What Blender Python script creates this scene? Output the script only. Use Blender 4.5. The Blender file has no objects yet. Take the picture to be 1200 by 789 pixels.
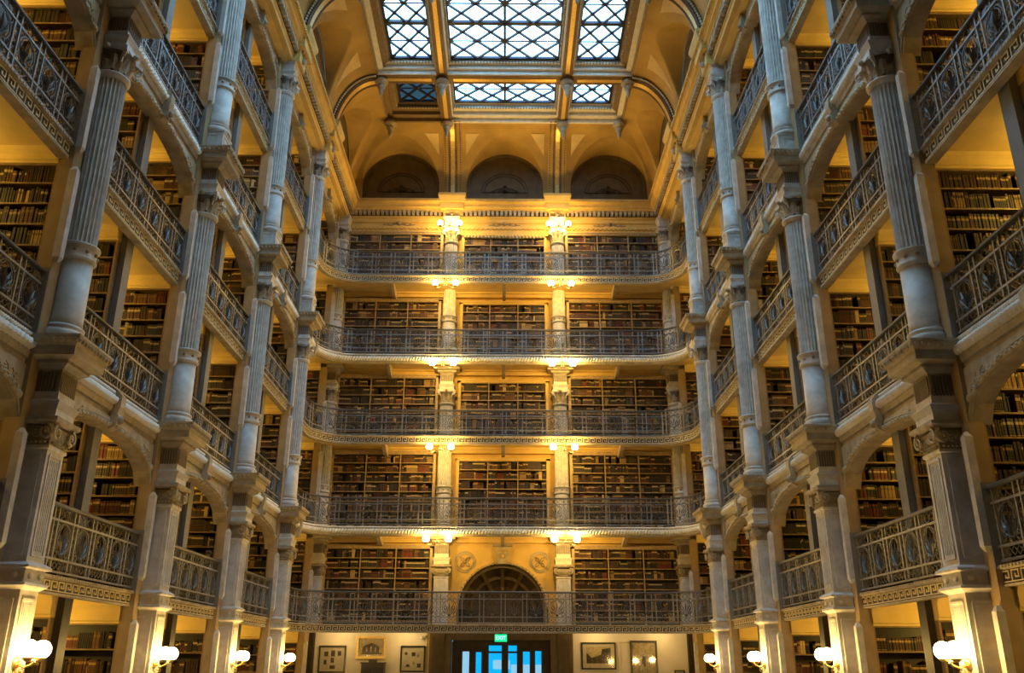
import bpy, math, random
import numpy as np
from mathutils import Vector, Matrix

PI = math.pi
SC = bpy.context.scene
COL = SC.collection

# ------------------------------------------------------------------ camera, sky, exposure
cam_data = bpy.data.cameras.new('camera')
cam = bpy.data.objects.new('camera', cam_data)
COL.objects.link(cam)
cam_data.sensor_width = 36.0
cam_data.lens = 1027.37 / 1200 * 36.0
cam_data.clip_end = 300
_R = (Matrix.Rotation(-0.006, 4, 'Z') @ Matrix.Rotation(PI / 2 + 0.3583, 4, 'X') @ Matrix.Rotation(0.003, 4, 'Z'))
cam.matrix_world = Matrix.Translation((0.1463, 0, 1.6)) @ _R
SC.camera = cam

world = bpy.data.worlds.new('sky')
SC.world = world
world.use_nodes = True
bg = world.node_tree.nodes['Background']
bg.inputs[0].default_value = (0.40, 0.75, 1.0, 1)
bg.inputs[1].default_value = 8.0

SC.view_settings.view_transform = 'Standard'
SC.view_settings.look = 'None'
SC.view_settings.exposure = 0.14
SC.view_settings.gamma = 1.0
SC.cycles.use_denoising = True
SC.cycles.max_bounces = 7
SC.cycles.diffuse_bounces = 3
SC.cycles.glossy_bounces = 2
SC.cycles.transmission_bounces = 4
SC.cycles.transparent_max_bounces = 8
SC.cycles.sample_clamp_indirect = 4.0

LAMP_COL = (1.0, 0.60, 0.12)
ALCOVE_COL = (1.0, 0.64, 0.13)
GLOBE_GLOW = 7.0
GLOBE_POWER = 68.0
PIER_GLOBE_POWER = 24.0
ALCOVE_POWER = 33.0
GROUND_POWER = 42.0

# ------------------------------------------------------------------ materials
MATS = {}
def mat(name, col, rough=0.55, metal=0.0, bump=0.0, scale=8.0, var=0.12, emit=None, strength=0.0, dirt=0.0, dirtcol=(0.1, 0.06, 0.03)):
    m = bpy.data.materials.new(name)
    m.use_nodes = True
    nt = m.node_tree
    N, L = nt.nodes, nt.links
    b = N['Principled BSDF']
    b.inputs['Roughness'].default_value = rough
    b.inputs['Metallic'].default_value = metal
    tc = N.new('ShaderNodeTexCoord')
    ns = N.new('ShaderNodeTexNoise')
    ns.inputs['Scale'].default_value = scale
    ns.inputs['Detail'].default_value = 4
    L.new(tc.outputs['Object'], ns.inputs['Vector'])
    mr = N.new('ShaderNodeMapRange')
    mr.inputs[1].default_value = 0.3
    mr.inputs[2].default_value = 0.7
    mr.inputs[3].default_value = 1 - var
    mr.inputs[4].default_value = 1 + var
    L.new(ns.outputs[0], mr.inputs[0])
    mx = N.new('ShaderNodeMix')
    mx.data_type = 'RGBA'
    mx.blend_type = 'MULTIPLY'
    mx.inputs[0].default_value = 1
    mx.inputs[6].default_value = (*col, 1)
    L.new(mr.outputs[0], mx.inputs[7])
    out = mx.outputs[2]
    if dirt:
        n2 = N.new('ShaderNodeTexNoise')
        n2.inputs['Scale'].default_value = scale * 0.35
        n2.inputs['Detail'].default_value = 6
        L.new(tc.outputs['Object'], n2.inputs['Vector'])
        m2 = N.new('ShaderNodeMapRange')
        m2.inputs[1].default_value = 0.5
        m2.inputs[2].default_value = 0.75
        m2.inputs[3].default_value = 0
        m2.inputs[4].default_value = dirt
        L.new(n2.outputs[0], m2.inputs[0])
        x2 = N.new('ShaderNodeMix')
        x2.data_type = 'RGBA'
        L.new(m2.outputs[0], x2.inputs[0])
        L.new(out, x2.inputs[6])
        x2.inputs[7].default_value = (*dirtcol, 1)
        out = x2.outputs[2]
    L.new(out, b.inputs['Base Color'])
    if bump:
        bp = N.new('ShaderNodeBump')
        bp.inputs['Strength'].default_value = bump
        bp.inputs['Distance'].default_value = 0.02
        L.new(ns.outputs[0], bp.inputs['Height'])
        L.new(bp.outputs[0], b.inputs['Normal'])
    if emit:
        b.inputs['Emission Color'].default_value = (*emit, 1)
        b.inputs['Emission Strength'].default_value = strength
    MATS[name] = m
    return m

mat('painted_iron', (0.62, 0.60, 0.58), 0.45, 0.0, 0.25, 7, 0.16, dirt=0.4, dirtcol=(0.30, 0.26, 0.23))
mat('rope_white', (0.80, 0.76, 0.68), 0.45, 0.0, 0.1, 6, 0.1)
mat('pale_moulding', (0.44, 0.37, 0.26), 0.5, 0.0, 0.2, 6, 0.2, dirt=0.45, dirtcol=(0.16, 0.11, 0.06))
mat('capital_paint', (0.36, 0.30, 0.23), 0.5, 0.0, 0.2, 9, 0.25, dirt=0.4, dirtcol=(0.12, 0.09, 0.06))
mat('dark_panel_and_shade', (0.16, 0.13, 0.11), 0.5, 0.0, 0.1, 6, 0.15)  # frieze fluting colour; on the capital bells it stands for shade
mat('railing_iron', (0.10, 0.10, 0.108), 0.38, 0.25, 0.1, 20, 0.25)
mat('railing_highlight_iron', (0.26, 0.255, 0.26), 0.36, 0.25, 0.1, 20, 0.25)  # lighter copy of railing_iron: highlights on posts and rails put into colour
mat('yellow_plaster', (0.84, 0.62, 0.22), 0.7, 0.0, 0.1, 2.0, 0.1)
mat('end_plaster', (0.68, 0.46, 0.14), 0.65, 0.0, 0.1, 2.5, 0.12)
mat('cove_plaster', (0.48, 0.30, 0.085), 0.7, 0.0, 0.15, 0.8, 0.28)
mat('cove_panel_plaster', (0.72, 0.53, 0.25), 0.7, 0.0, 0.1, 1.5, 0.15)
mat('lunette_ornament', (0.055, 0.036, 0.014), 0.6)
mat('dark_stone', (0.13, 0.09, 0.045), 0.6, 0.0, 0.2, 5, 0.2)
mat('rib_brown', (0.075, 0.042, 0.02), 0.6, 0.0, 0.1, 5, 0.2)
mat('dark_lunette_brown', (0.15, 0.10, 0.04), 0.6, 0.0, 0.1, 3, 0.25)  # one even dark olive brown
mat('gilding', (0.80, 0.55, 0.18), 0.35, 0.4, 0.2, 20, 0.2)
mat('key_gold', (0.74, 0.62, 0.40), 0.45, 0.1, 0.1, 20, 0.15)
mat('key_ground', (0.055, 0.045, 0.035), 0.5)
mat('pilaster_wood', (0.38, 0.27, 0.14), 0.5, 0.0, 0.1, 4, 0.14)
mat('post_grey', (0.20, 0.195, 0.19), 0.5, 0.0, 0.1, 4, 0.12)
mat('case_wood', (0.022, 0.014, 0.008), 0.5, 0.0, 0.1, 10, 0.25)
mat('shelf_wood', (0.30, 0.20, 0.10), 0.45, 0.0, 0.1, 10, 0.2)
mat('end_case_wood', (0.46, 0.33, 0.17), 0.45, 0.0, 0.1, 10, 0.2)
mat('stone', (0.30, 0.23, 0.15), 0.6, 0.0, 0.2, 5, 0.2)
mat('white_wall', (0.78, 0.70, 0.56), 0.6, 0.0, 0.05, 2, 0.06)
mat('door_wood', (0.035, 0.02, 0.013), 0.4, 0.0, 0.1, 8, 0.25)
mat('brass', (0.75, 0.50, 0.18), 0.3, 0.9)
mat('skylight_frame', (0.24, 0.155, 0.075), 0.5, 0.0, 0.1, 6, 0.12)
mat('beam_brown', (0.17, 0.095, 0.04), 0.5, 0.0, 0.15, 5, 0.2)
mat('lattice_iron', (0.02, 0.025, 0.06), 0.5, 0.2)
mat('slab_floor', (0.28, 0.25, 0.22), 0.4, 0.0, 0.05, 4, 0.15)
mat('ground_floor_marble', (0.25, 0.22, 0.19), 0.25, 0.0, 0.0, 2, 0.2)
mat('frame_black', (0.012, 0.01, 0.009), 0.3)
mat('mat_board', (0.62, 0.55, 0.40), 0.7)
mat('print_dark', (0.07, 0.055, 0.04), 0.5, 0.0, 0.0, 9, 0.7)
mat('print_mid', (0.46, 0.38, 0.27), 0.5, 0.0, 0.0, 14, 0.6)
mat('print_pale', (0.50, 0.40, 0.22), 0.5, 0.0, 0.0, 14, 0.3)
mat('black_paint', (0.01, 0.01, 0.01), 0.4)
def globe_mat(name):
    # thin opal glass: glows and lets the light of the bulb inside through
    m = bpy.data.materials.new(name)
    m.use_nodes = True
    N, L = m.node_tree.nodes, m.node_tree.links
    for n in list(N):
        N.remove(n)
    o = N.new('ShaderNodeOutputMaterial'); t = N.new('ShaderNodeBsdfTransparent'); e = N.new('ShaderNodeEmission'); a = N.new('ShaderNodeAddShader')
    e.inputs[0].default_value = (1.0, 0.72, 0.36, 1)
    e.inputs[1].default_value = GLOBE_GLOW
    L.new(t.outputs[0], a.inputs[0]); L.new(e.outputs[0], a.inputs[1]); L.new(a.outputs[0], o.inputs[0])
    MATS[name] = m
globe_mat('globe_glass')
mat('exit_green', (0.0, 0.3, 0.12), 0.4, emit=(0.0, 1.0, 0.38), strength=0.9)
mat('exit_letters', (0.7, 1.0, 0.85), 0.4, emit=(0.6, 1.0, 0.8), strength=1.3)
mat('street_window', (0.2, 0.5, 0.8), 0.4, emit=(0.0, 0.42, 0.86), strength=1.15)
mat('street_window_pale', (0.5, 0.7, 0.8), 0.4, emit=(0.30, 0.62, 0.85), strength=1.0)

def glass_mat(name, tint, gloss=0.08):
    m = bpy.data.materials.new(name)
    m.use_nodes = True
    nt = m.node_tree
    N, L = nt.nodes, nt.links
    for n in list(N):
        N.remove(n)
    o = N.new('ShaderNodeOutputMaterial')
    t = N.new('ShaderNodeBsdfTransparent')
    t.inputs[0].default_value = (*tint, 1)
    g = N.new('ShaderNodeBsdfGlossy')
    g.inputs['Roughness'].default_value = 0.05
    mx = N.new('ShaderNodeMixShader')
    mx.inputs[0].default_value = gloss
    L.new(t.outputs[0], mx.inputs[1])
    L.new(g.outputs[0], mx.inputs[2])
    L.new(mx.outputs[0], o.inputs[0])
    MATS[name] = m
glass_mat('skylight_glass', (0.94, 0.97, 1.0), 0.05)
glass_mat('shaded_glass', (0.10, 0.12, 0.13), 0.05)  # ordinary pane darkened: shade from outside put into the tint
glass_mat('picture_glass', (0.97, 0.97, 0.97), 0.045)

def book_material():
    m = bpy.data.materials.new('book_binding')
    m.use_nodes = True
    nt = m.node_tree
    N, L = nt.nodes, nt.links
    b = N['Principled BSDF']
    b.inputs['Roughness'].default_value = 0.5
    at = N.new('ShaderNodeAttribute'); at.attribute_name = 'binding'
    lb = N.new('ShaderNodeAttribute'); lb.attribute_name = 'lettering'
    uv = N.new('ShaderNodeUVMap'); uv.uv_map = 'UVMap'
    sp = N.new('ShaderNodeSeparateXYZ')
    L.new(uv.outputs[0], sp.inputs[0])
    def math_(op, a, bb):
        n = N.new('ShaderNodeMath'); n.operation = op
        for i, v in enumerate((a, bb)):
            if isinstance(v, (int, float)):
                n.inputs[i].default_value = v
            else:
                L.new(v, n.inputs[i])
        return n.outputs[0]
    v = sp.outputs[1]
    band = math_('MULTIPLY', math_('GREATER_THAN', v, 0.66), math_('LESS_THAN', v, 0.82))
    fine = math_('LESS_THAN', math_('ABSOLUTE', math_('SUBTRACT', math_('FRACT', math_('MULTIPLY', v, 6.0), 0.0), 0.5), 0.0), 0.06)
    foot = math_('MULTIPLY', math_('GREATER_THAN', v, 0.06), math_('LESS_THAN', v, 0.10))
    mk = math_('MAXIMUM', math_('MAXIMUM', math_('MULTIPLY', band, 0.9), math_('MULTIPLY', fine, 0.18)), math_('MULTIPLY', foot, 0.7))
    mk = math_('MULTIPLY', mk, math_('GREATER_THAN', v, 0.001))
    mx = N.new('ShaderNodeMix'); mx.data_type = 'RGBA'
    L.new(mk, mx.inputs[0])
    L.new(at.outputs[0], mx.inputs[6])
    L.new(lb.outputs[0], mx.inputs[7])
    L.new(mx.outputs[2], b.inputs['Base Color'])
    MATS['book'] = m
book_material()

# ------------------------------------------------------------------ mesh helpers
class MB:
    def __init__(self):
        self.v, self.f, self.s = [], [], []
    def quad(self, *idx, smooth=False):
        self.f.append(idx); self.s.append(smooth)
    def box(self, x0, x1, y0, y1, z0, z1):
        n = len(self.v)
        self.v += [(x0, y0, z0), (x1, y0, z0), (x1, y1, z0), (x0, y1, z0), (x0, y0, z1), (x1, y0, z1), (x1, y1, z1), (x0, y1, z1)]
        for q in ((0, 3, 2, 1), (4, 5, 6, 7), (0, 1, 5, 4), (1, 2, 6, 5), (2, 3, 7, 6), (3, 0, 4, 7)):
            self.quad(*[n + i for i in q])
        return self
    def frustum(self, a, b, z0, z1, cx=0, cy=0):
        """a, b: (half x, half y) at the bottom and at the top"""
        n = len(self.v)
        for (hx, hy), z in ((a, z0), (b, z1)):
            self.v += [(cx - hx, cy - hy, z), (cx + hx, cy - hy, z), (cx + hx, cy + hy, z), (cx - hx, cy + hy, z)]
        for q in ((0, 3, 2, 1), (4, 5, 6, 7), (0, 1, 5, 4), (1, 2, 6, 5), (2, 3, 7, 6), (3, 0, 4, 7)):
            self.quad(*[n + i for i in q])
        return self
    def stack(self, prof, cx=0, cy=0):
        """square moulding: prof = [(hx, hy, z)...]"""
        n = len(self.v)
        for hx, hy, z in prof:
            self.v += [(cx - hx, cy - hy, z), (cx + hx, cy - hy, z), (cx + hx, cy + hy, z), (cx - hx, cy + hy, z)]
        for i in range(len(prof) - 1):
            for k in range(4):
                a = n + i * 4
                self.quad(a + k, a + (k + 1) % 4, a + 4 + (k + 1) % 4, a + 4 + k)
        self.quad(n + 3, n + 2, n + 1, n)
        e = n + 4 * (len(prof) - 1)
        self.quad(e, e + 1, e + 2, e + 3)
        return self
    def prism(self, pts, axis, a, b):
        """polygon pts (2-D) extruded along axis from a to b; axis x: pts=(y,z), y: (x,z), z: (x,y)"""
        n, k = len(self.v), len(pts)
        for w in (a, b):
            for p, q in pts:
                self.v.append((w, p, q) if axis == 'x' else (p, w, q) if axis == 'y' else (p, q, w))
        for i in range(k):
            j = (i + 1) % k
            self.quad(n + i, n + j, n + k + j, n + k + i)
        self.f.append(tuple(range(n, n + k))[::-1]); self.s.append(False)
        self.f.append(tuple(range(n + k, n + 2 * k))); self.s.append(False)
        return self
    def strip(self, A, B, smooth=False):
        """quads between two equally long point lists"""
        n = len(self.v); k = len(A)
        self.v += list(A) + list(B)
        for i in range(k - 1):
            self.quad(n + i, n + i + 1, n + k + i + 1, n + k + i, smooth=smooth)
        return self
    def lathe(self, prof, n=24, c=(0, 0), smooth=True, rad=None, caps=True):
        st = len(self.v)
        for r, z in prof:
            for i in range(n):
                t = 2 * PI * i / n
                rr = r if rad is None else rad(r, i, n, z)
                self.v.append((c[0] + rr * math.cos(t), c[1] + rr * math.sin(t), z))
        for j in range(len(prof) - 1):
            for i in range(n):
                a, b2 = st + j * n + i, st + j * n + (i + 1) % n
                self.quad(a, b2, b2 + n, a + n, smooth=smooth)
        if caps:
            self.f.append(tuple(st + i for i in range(n))[::-1]); self.s.append(False)
            e = st + (len(prof) - 1) * n
            self.f.append(tuple(e + i for i in range(n))); self.s.append(False)
        return self
    def ball(self, c, r, n=8, m=5, sz=1.0):
        st = len(self.v)
        for j in range(m + 1):
            a = -PI / 2 + PI * j / m
            for i in range(n):
                t = 2 * PI * i / n
                self.v.append((c[0] + r * math.cos(a) * math.cos(t), c[1] + r * math.cos(a) * math.sin(t), c[2] + r * sz * math.sin(a)))
        for j in range(m):
            for i in range(n):
                a, b2 = st + j * n + i, st + j * n + (i + 1) % n
                self.quad(a, b2, b2 + n, a + n, smooth=True)
        return self
    def tube(self, pts, r, n=4, closed=False, smooth=False, radii=None):
        pts = [Vector(p) for p in pts]
        st, k = len(self.v), len(pts)
        for i, p in enumerate(pts):
            if closed:
                t = pts[(i + 1) % k] - pts[i - 1]
            else:
                t = pts[min(i + 1, k - 1)] - pts[max(i - 1, 0)]
            t.normalize()
            up = Vector((0, 1, 0)) if abs(t.y) < 0.9 else Vector((0, 0, 1))
            a = t.cross(up).normalized(); b = t.cross(a).normalized()
            rr = r if radii is None else radii[i]
            for q in range(n):
                th = 2 * PI * (q + 0.5) / n
                self.v.append(tuple(p + a * (rr * math.cos(th)) + b * (rr * math.sin(th))))
        for i in range(k if closed else k - 1):
            j = (i + 1) % k
            for q in range(n):
                q2 = (q + 1) % n
                self.quad(st + i * n + q, st + i * n + q2, st + j * n + q2, st + j * n + q, smooth=smooth)
        if not closed:
            self.f.append(tuple(st + q for q in range(n))); self.s.append(False)
            self.f.append(tuple(st + (k - 1) * n + q for q in range(n))[::-1]); self.s.append(False)
        return self
    def bar(self, p, q, r):
        return self.tube([p, q], r)
    def mesh(self, name, m):
        me = bpy.data.meshes.new(name)
        me.from_pydata(self.v, [], self.f)
        me.polygons.foreach_set('use_smooth', self.s)
        for mm in (m if isinstance(m, (list, tuple)) else [m]):
            me.materials.append(MATS[mm])
        me.validate()
        me.update()
        return me
    def build(self, name, m, parent=None, loc=(0, 0, 0), rz=0.0):
        return put(name, self.mesh(name, m), parent, loc, rz)

def put(name, me, parent=None, loc=(0, 0, 0), rz=0.0, scale=None):
    o = bpy.data.objects.new(name, me)
    COL.objects.link(o)
    o.location = loc
    o.rotation_euler = (0, 0, rz)
    if scale:
        o.scale = scale
    if parent is not None:
        o.parent = parent
    return o
def tag(o, label, cat, group=None, kind=None):
    if label: o['label'] = label
    if cat: o['category'] = cat
    if group: o['group'] = group
    if kind: o['kind'] = kind
    return o
def struct(o):
    o['kind'] = 'structure'
    return o
def thing(name, label, cat, loc=(0, 0, 0), rz=0.0, group=None):
    o = bpy.data.objects.new(name, None)
    COL.objects.link(o)
    o.location = loc
    o.rotation_euler = (0, 0, rz)
    o.empty_display_size = 0.1
    return tag(o, label, cat, group)
KIDS = {}
def dup(root, loc, rz, label, group=None):
    def cp(o, parent):
        c = o.copy()
        COL.objects.link(c)
        if parent is not None:
            c.parent = parent
        for ch in KIDS[o.name] if o.name in KIDS else list(o.children):
            cp(ch, c)
        return c
    if root.name not in KIDS:
        def reg(o):
            KIDS[o.name] = list(o.children)
            for ch in KIDS[o.name]:
                reg(ch)
        reg(root)
    r = cp(root, None)
    r.location = loc
    r.rotation_euler = (0, 0, rz)
    r['label'] = label
    if group: r['group'] = group
    return r

class Path:
    """plan polyline; side offset is to the right of the walking direction"""
    def __init__(self, pts):
        self.p = [Vector((x, y)) for x, y in pts]
        self.s = [0.0]
        for a, b in zip(self.p, self.p[1:]):
            self.s.append(self.s[-1] + (b - a).length)
        self.len = self.s[-1]
        self.n = []
        for i in range(len(self.p)):
            ts = []
            if i > 0: ts.append((self.p[i] - self.p[i - 1]).normalized())
            if i < len(self.p) - 1: ts.append((self.p[i + 1] - self.p[i]).normalized())
            ns = [Vector((t.y, -t.x)) for t in ts]
            if len(ns) == 2:
                m = (ns[0] + ns[1]).normalized()
                m = m / max(0.3, m.dot(ns[0]))
            else:
                m = ns[0]
            self.n.append(m)
    def at(self, s, off, z):
        s = min(max(s, 0.0), self.len)
        i = 0
        while i < len(self.s) - 2 and s > self.s[i + 1]:
            i += 1
        u = (s - self.s[i]) / (self.s[i + 1] - self.s[i])
        p = self.p[i].lerp(self.p[i + 1], u); n = self.n[i].lerp(self.n[i + 1], u)
        return (p.x + n.x * off, p.y + n.y * off, z)
    def sub(self, step):
        out = [0.0]
        for a, b in zip(self.s, self.s[1:]):
            k = max(1, int(round((b - a) / step)))
            out += [a + (b - a) * (i + 1) / k for i in range(k)]
        return out

def sweep(mb, path, prof, smooth=False, closed_prof=True):
    n = len(mb.v); k = len(prof)
    for i in range(len(path.p)):
        for o, z in prof:
            q = path.p[i] + path.n[i] * o
            mb.v.append((q.x, q.y, z))
    m = k if closed_prof else k - 1
    for i in range(len(path.p) - 1):
        for j in range(m):
            a, b = n + i * k + j, n + i * k + (j + 1) % k
            mb.quad(a, a + k, b + k, b, smooth=smooth)
    if closed_prof:
        mb.f.append(tuple(range(n, n + k))); mb.s.append(False)
        e = n + (len(path.p) - 1) * k
        mb.f.append(tuple(range(e, e + k))[::-1]); mb.s.append(False)
    return mb
def pbox(mb, path, s0, s1, o0, o1, z0, z1):
    n = len(mb.v)
    for s in (s0, s1):
        for o, z in ((o0, z0), (o1, z0), (o1, z1), (o0, z1)):
            mb.v.append(path.at(s, o, z))
    for q in ((0, 1, 2, 3), (7, 6, 5, 4), (0, 4, 5, 1), (1, 5, 6, 2), (2, 6, 7, 3), (3, 7, 4, 0)):
        mb.quad(*[n + i for i in q])

# ------------------------------------------------------------------ measurements
XA = 6.17                                   # column axes
YC = [11.69 + 4.59 * k for k in range(-1, 5)]   # piers 0..5
XR = 6.35                                   # railing line of the side galleries
YE = 28.95                                  # railing line of the end gallery
YW = 30.45                                  # end wall face
PH = 0.46                                   # half width of a pier partition
# floor height, bottom and top of the balcony edge, railing bottom and top
LV = {1: (2.74, 2.54, 2.74, 2.80, 3.76), 2: (5.79, 5.55, 5.79, 5.85, 6.74), 3: (8.80, 8.58, 8.80, 8.86, 9.73), 4: (11.73, 11.48, 11.73, 11.80, 12.68), 5: (14.74, 14.53, 14.74, 14.80, 15.72)}
CEIL = {0: 2.66, 1: 5.66, 2: 8.74, 3: 11.62, 4: 14.68, 5: 17.60}
XO = 9.4
CORN = 18.50
SOFF = 20.89
ORD = {0: 'ground floor', 1: 'first gallery', 2: 'second gallery', 3: 'third gallery', 4: 'fourth gallery', 5: 'top gallery'}
SIDE = {-1: 'left', 1: 'right'}
PIERN = {0: 'hidden', 1: 'nearest', 2: 'second', 3: 'third', 4: 'fourth', 5: 'corner'}
BAYN = {0: 'nearest', 1: 'second', 2: 'third', 3: 'fourth', 4: 'last'}

# ------------------------------------------------------------------ room shell
b = MB(); b.box(-XO - 0.3, XO + 0.3, -4, 36, -0.2, 0); struct(b.build('floor', 'ground_floor_marble'))
for s, nm in ((-1, 'wall_left'), (1, 'wall_right')):
    b = MB(); b.box(s * XO, s * (XO + 0.25), -4, YW + 0.2, 0, 18.2) if s > 0 else b.box(-XO - 0.25, -XO, -4, YW + 0.2, 0, 18.2)
    struct(b.build(nm, 'yellow_plaster'))
    b = MB()
    x0, x1 = (XA - 0.1, XO) if s > 0 else (-XO, -XA + 0.1)
    b.box(x0, x1, -4, YC[0] - PH - 0.01, 0, CORN)            # where the hall goes on beside and behind the camera
    struct(b.build(nm, 'case_wood'))
b = MB(); b.box(-XO, XO, -4.25, -4, 0, 24); struct(b.build('wall_back', 'case_wood'))

# end wall with door opening and arched niche
b = MB()
DW, DH = 1.62, 2.36
b.box(-XO, -DW, YW, YW + 0.4, 0, 2.7); b.box(DW, XO, YW, YW + 0.4, 0, 2.7); b.box(-DW, DW, YW, YW + 0.4, DH, 2.7)
NR, NZ = 1.47, 3.33
def arch_pts(r, zc, n=24):
    return [(r * math.cos(PI - PI * i / n), zc + r * math.sin(PI * i / n)) for i in range(n + 1)]
a = arch_pts(NR, NZ)
b.box(-XO, -2.2, YW, YW + 0.4, 2.7, CORN); b.box(2.2, XO, YW, YW + 0.4, 2.7, CORN); b.box(-2.2, 2.2, YW, YW + 0.4, 5.6, CORN)
b.strip([(x, YW, z) for x, z in a], [(2.2 * x / NR, YW, 5.6) for x, z in a])
b.strip([(-NR, YW, 2.7), (-NR, YW, NZ)], [(-2.2, YW, 2.7), (-2.2, YW, 5.6)])
b.strip([(NR, YW, 2.7), (NR, YW, NZ)], [(2.2, YW, 2.7), (2.2, YW, 5.6)])
struct(b.build('wall_end', 'end_plaster'))
for s in (-1, 1):
    b = MB(); x0, x1 = (-6.08, -2.42) if s < 0 else (2.36, 6.1)
    b.box(x0, x1, YW - 0.03, YW, 0, 2.58)
    struct(b.build('wall_end', 'white_wall'))

def slab_ring(z0, z1):
    b = MB()
    for s in (-1, 1):
        x0, x1 = (s * XR, s * XO) if s > 0 else (s * XO, s * XR)
        b.box(x0, x1, YC[0] - PH, YW, z0, z1)
    R = 1.25
    pts = [(-XR, YW), (XR, YW), (XR, 27.7)] + [(XR - R + R * math.cos(t), 27.7 + R * math.sin(t)) for t in np.linspace(0, PI / 2, 8)[1:]]
    pts += [(-x, y) for x, y in pts[::-1][:8]]
    b.prism(pts, 'z', z0, z1)
    return b
for l in range(1, 6):
    struct(slab_ring(CEIL[l - 1] + 0.015, LV[l][0]).build('floor', 'slab_floor'))
    struct(slab_ring(CEIL[l - 1], CEIL[l - 1] + 0.012).build('ceiling', 'yellow_plaster'))
b = MB()
for s in (-1, 1):
    x0, x1 = sorted((s * (XA - 0.05), s * XO)); b.box(x0, x1, -4, YW, CEIL[5], CEIL[5] + 0.5)
b.box(-XR, XR, YW - 0.1, YW, CEIL[5] + 0.1, CEIL[5] + 0.5)
struct(b.build('ceiling', 'yellow_plaster'))

# ------------------------------------------------------------------ partitions with pilasters
def chamfer_strip(mb, x, y, z0, z1, w=0.055):
    mb.stack([(0.02, 0.02, z0), (w, w, z0 + 0.07), (w, w, z1 - 0.07), (0.02, 0.02, z1)], x, y)
def make_partition():
    # faces +X, local x 0 at the column axis, y 0 at the pier centre
    t = bpy.data.objects.new('wall_partition', None); COL.objects.link(t); struct(t)
    b = MB(); b.box(-(XO - XA), -0.30, -0.15, 0.15, 0, 18.2); b.build('core', 'case_wood', t)
    b = MB(); b.box(-0.29, -0.09, -PH, PH, 0, 18.2); b.build('pilaster', 'pilaster_wood', t)
    for y in (-PH + 0.03, PH - 0.03):
        b = MB()
        for z0, z1 in ((0.2, 2.3), (2.95, 4.5), (6.9, 8.45), (8.7, 10.25), (12.8, 14.4), (14.6, 16.6)):
            chamfer_strip(b, -0.045, y, z0, z1)
        b.build('trim_strip', 'painted_iron', t)
    b = MB()
    for l in range(1, 6):
        for y in (-PH - 0.012, PH + 0.012):
            b.box(-0.30, -0.085, y - 0.015, y + 0.015, LV[l][3] - 0.05, LV[l][4] + 0.06)
    b.build('base_board', 'post_grey', t)
    return t
P0 = make_partition()
for s in (-1, 1):
    for k in range(0, 6):
        loc = (s * XA, YC[k], 0); rz = 0 if s < 0 else PI
        if s < 0 and k == 0:
            P0.location = loc
        else:
            r = dup(P0, loc, rz, 'x'); del r['label']
def make_mid():
    t = bpy.data.objects.new('wall_partition', None); COL.objects.link(t); struct(t)
    b = MB(); b.box(-(XO - XA), -0.46, -0.03, 0.03, 0, 17.7); b.build('core', 'case_wood', t)
    b = MB(); b.box(-0.45, -0.34, -0.13, 0.13, LV[1][0], 17.7); b.build('post', 'post_grey', t)
    b = MB(); b.box(-0.45, -0.34, -0.13, 0.13, 0, CEIL[0]); b.build('lower_post', 'case_wood', t)
    return t
Q0 = make_mid()
for s in (-1, 1):
    for k in range(0, 5):
        loc = (s * XA, (YC[k] + YC[k + 1]) / 2, 0); rz = 0 if s < 0 else PI
        if s < 0 and k == 0:
            Q0.location = loc
        else:
            r = dup(Q0, loc, rz, 'x'); del r['label']

# ------------------------------------------------------------------ square piers of the lower storeys
def volute(mb, c, r, ax, turns=1.6, th=0.016, sgn=1):
    """spiral scroll in the plane spanned by ax (a horizontal unit vector) and z"""
    pts = []
    n = 22
    for i in range(n + 1):
        u = i / n
        t = sgn * (2 * PI * turns * u) + PI / 2
        rr = r * (1 - 0.8 * u)
        pts.append((c[0] + ax[0] * rr * math.cos(t), c[1] + ax[1] * rr * math.cos(t), c[2] + rr * math.sin(t)))
    mb.tube(pts, th, 4, radii=[th * (1 - 0.4 * i / n) for i in range(n + 1)])
    mb.ball((c[0], c[1], c[2]), r * 0.3, 8, 4)

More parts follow.
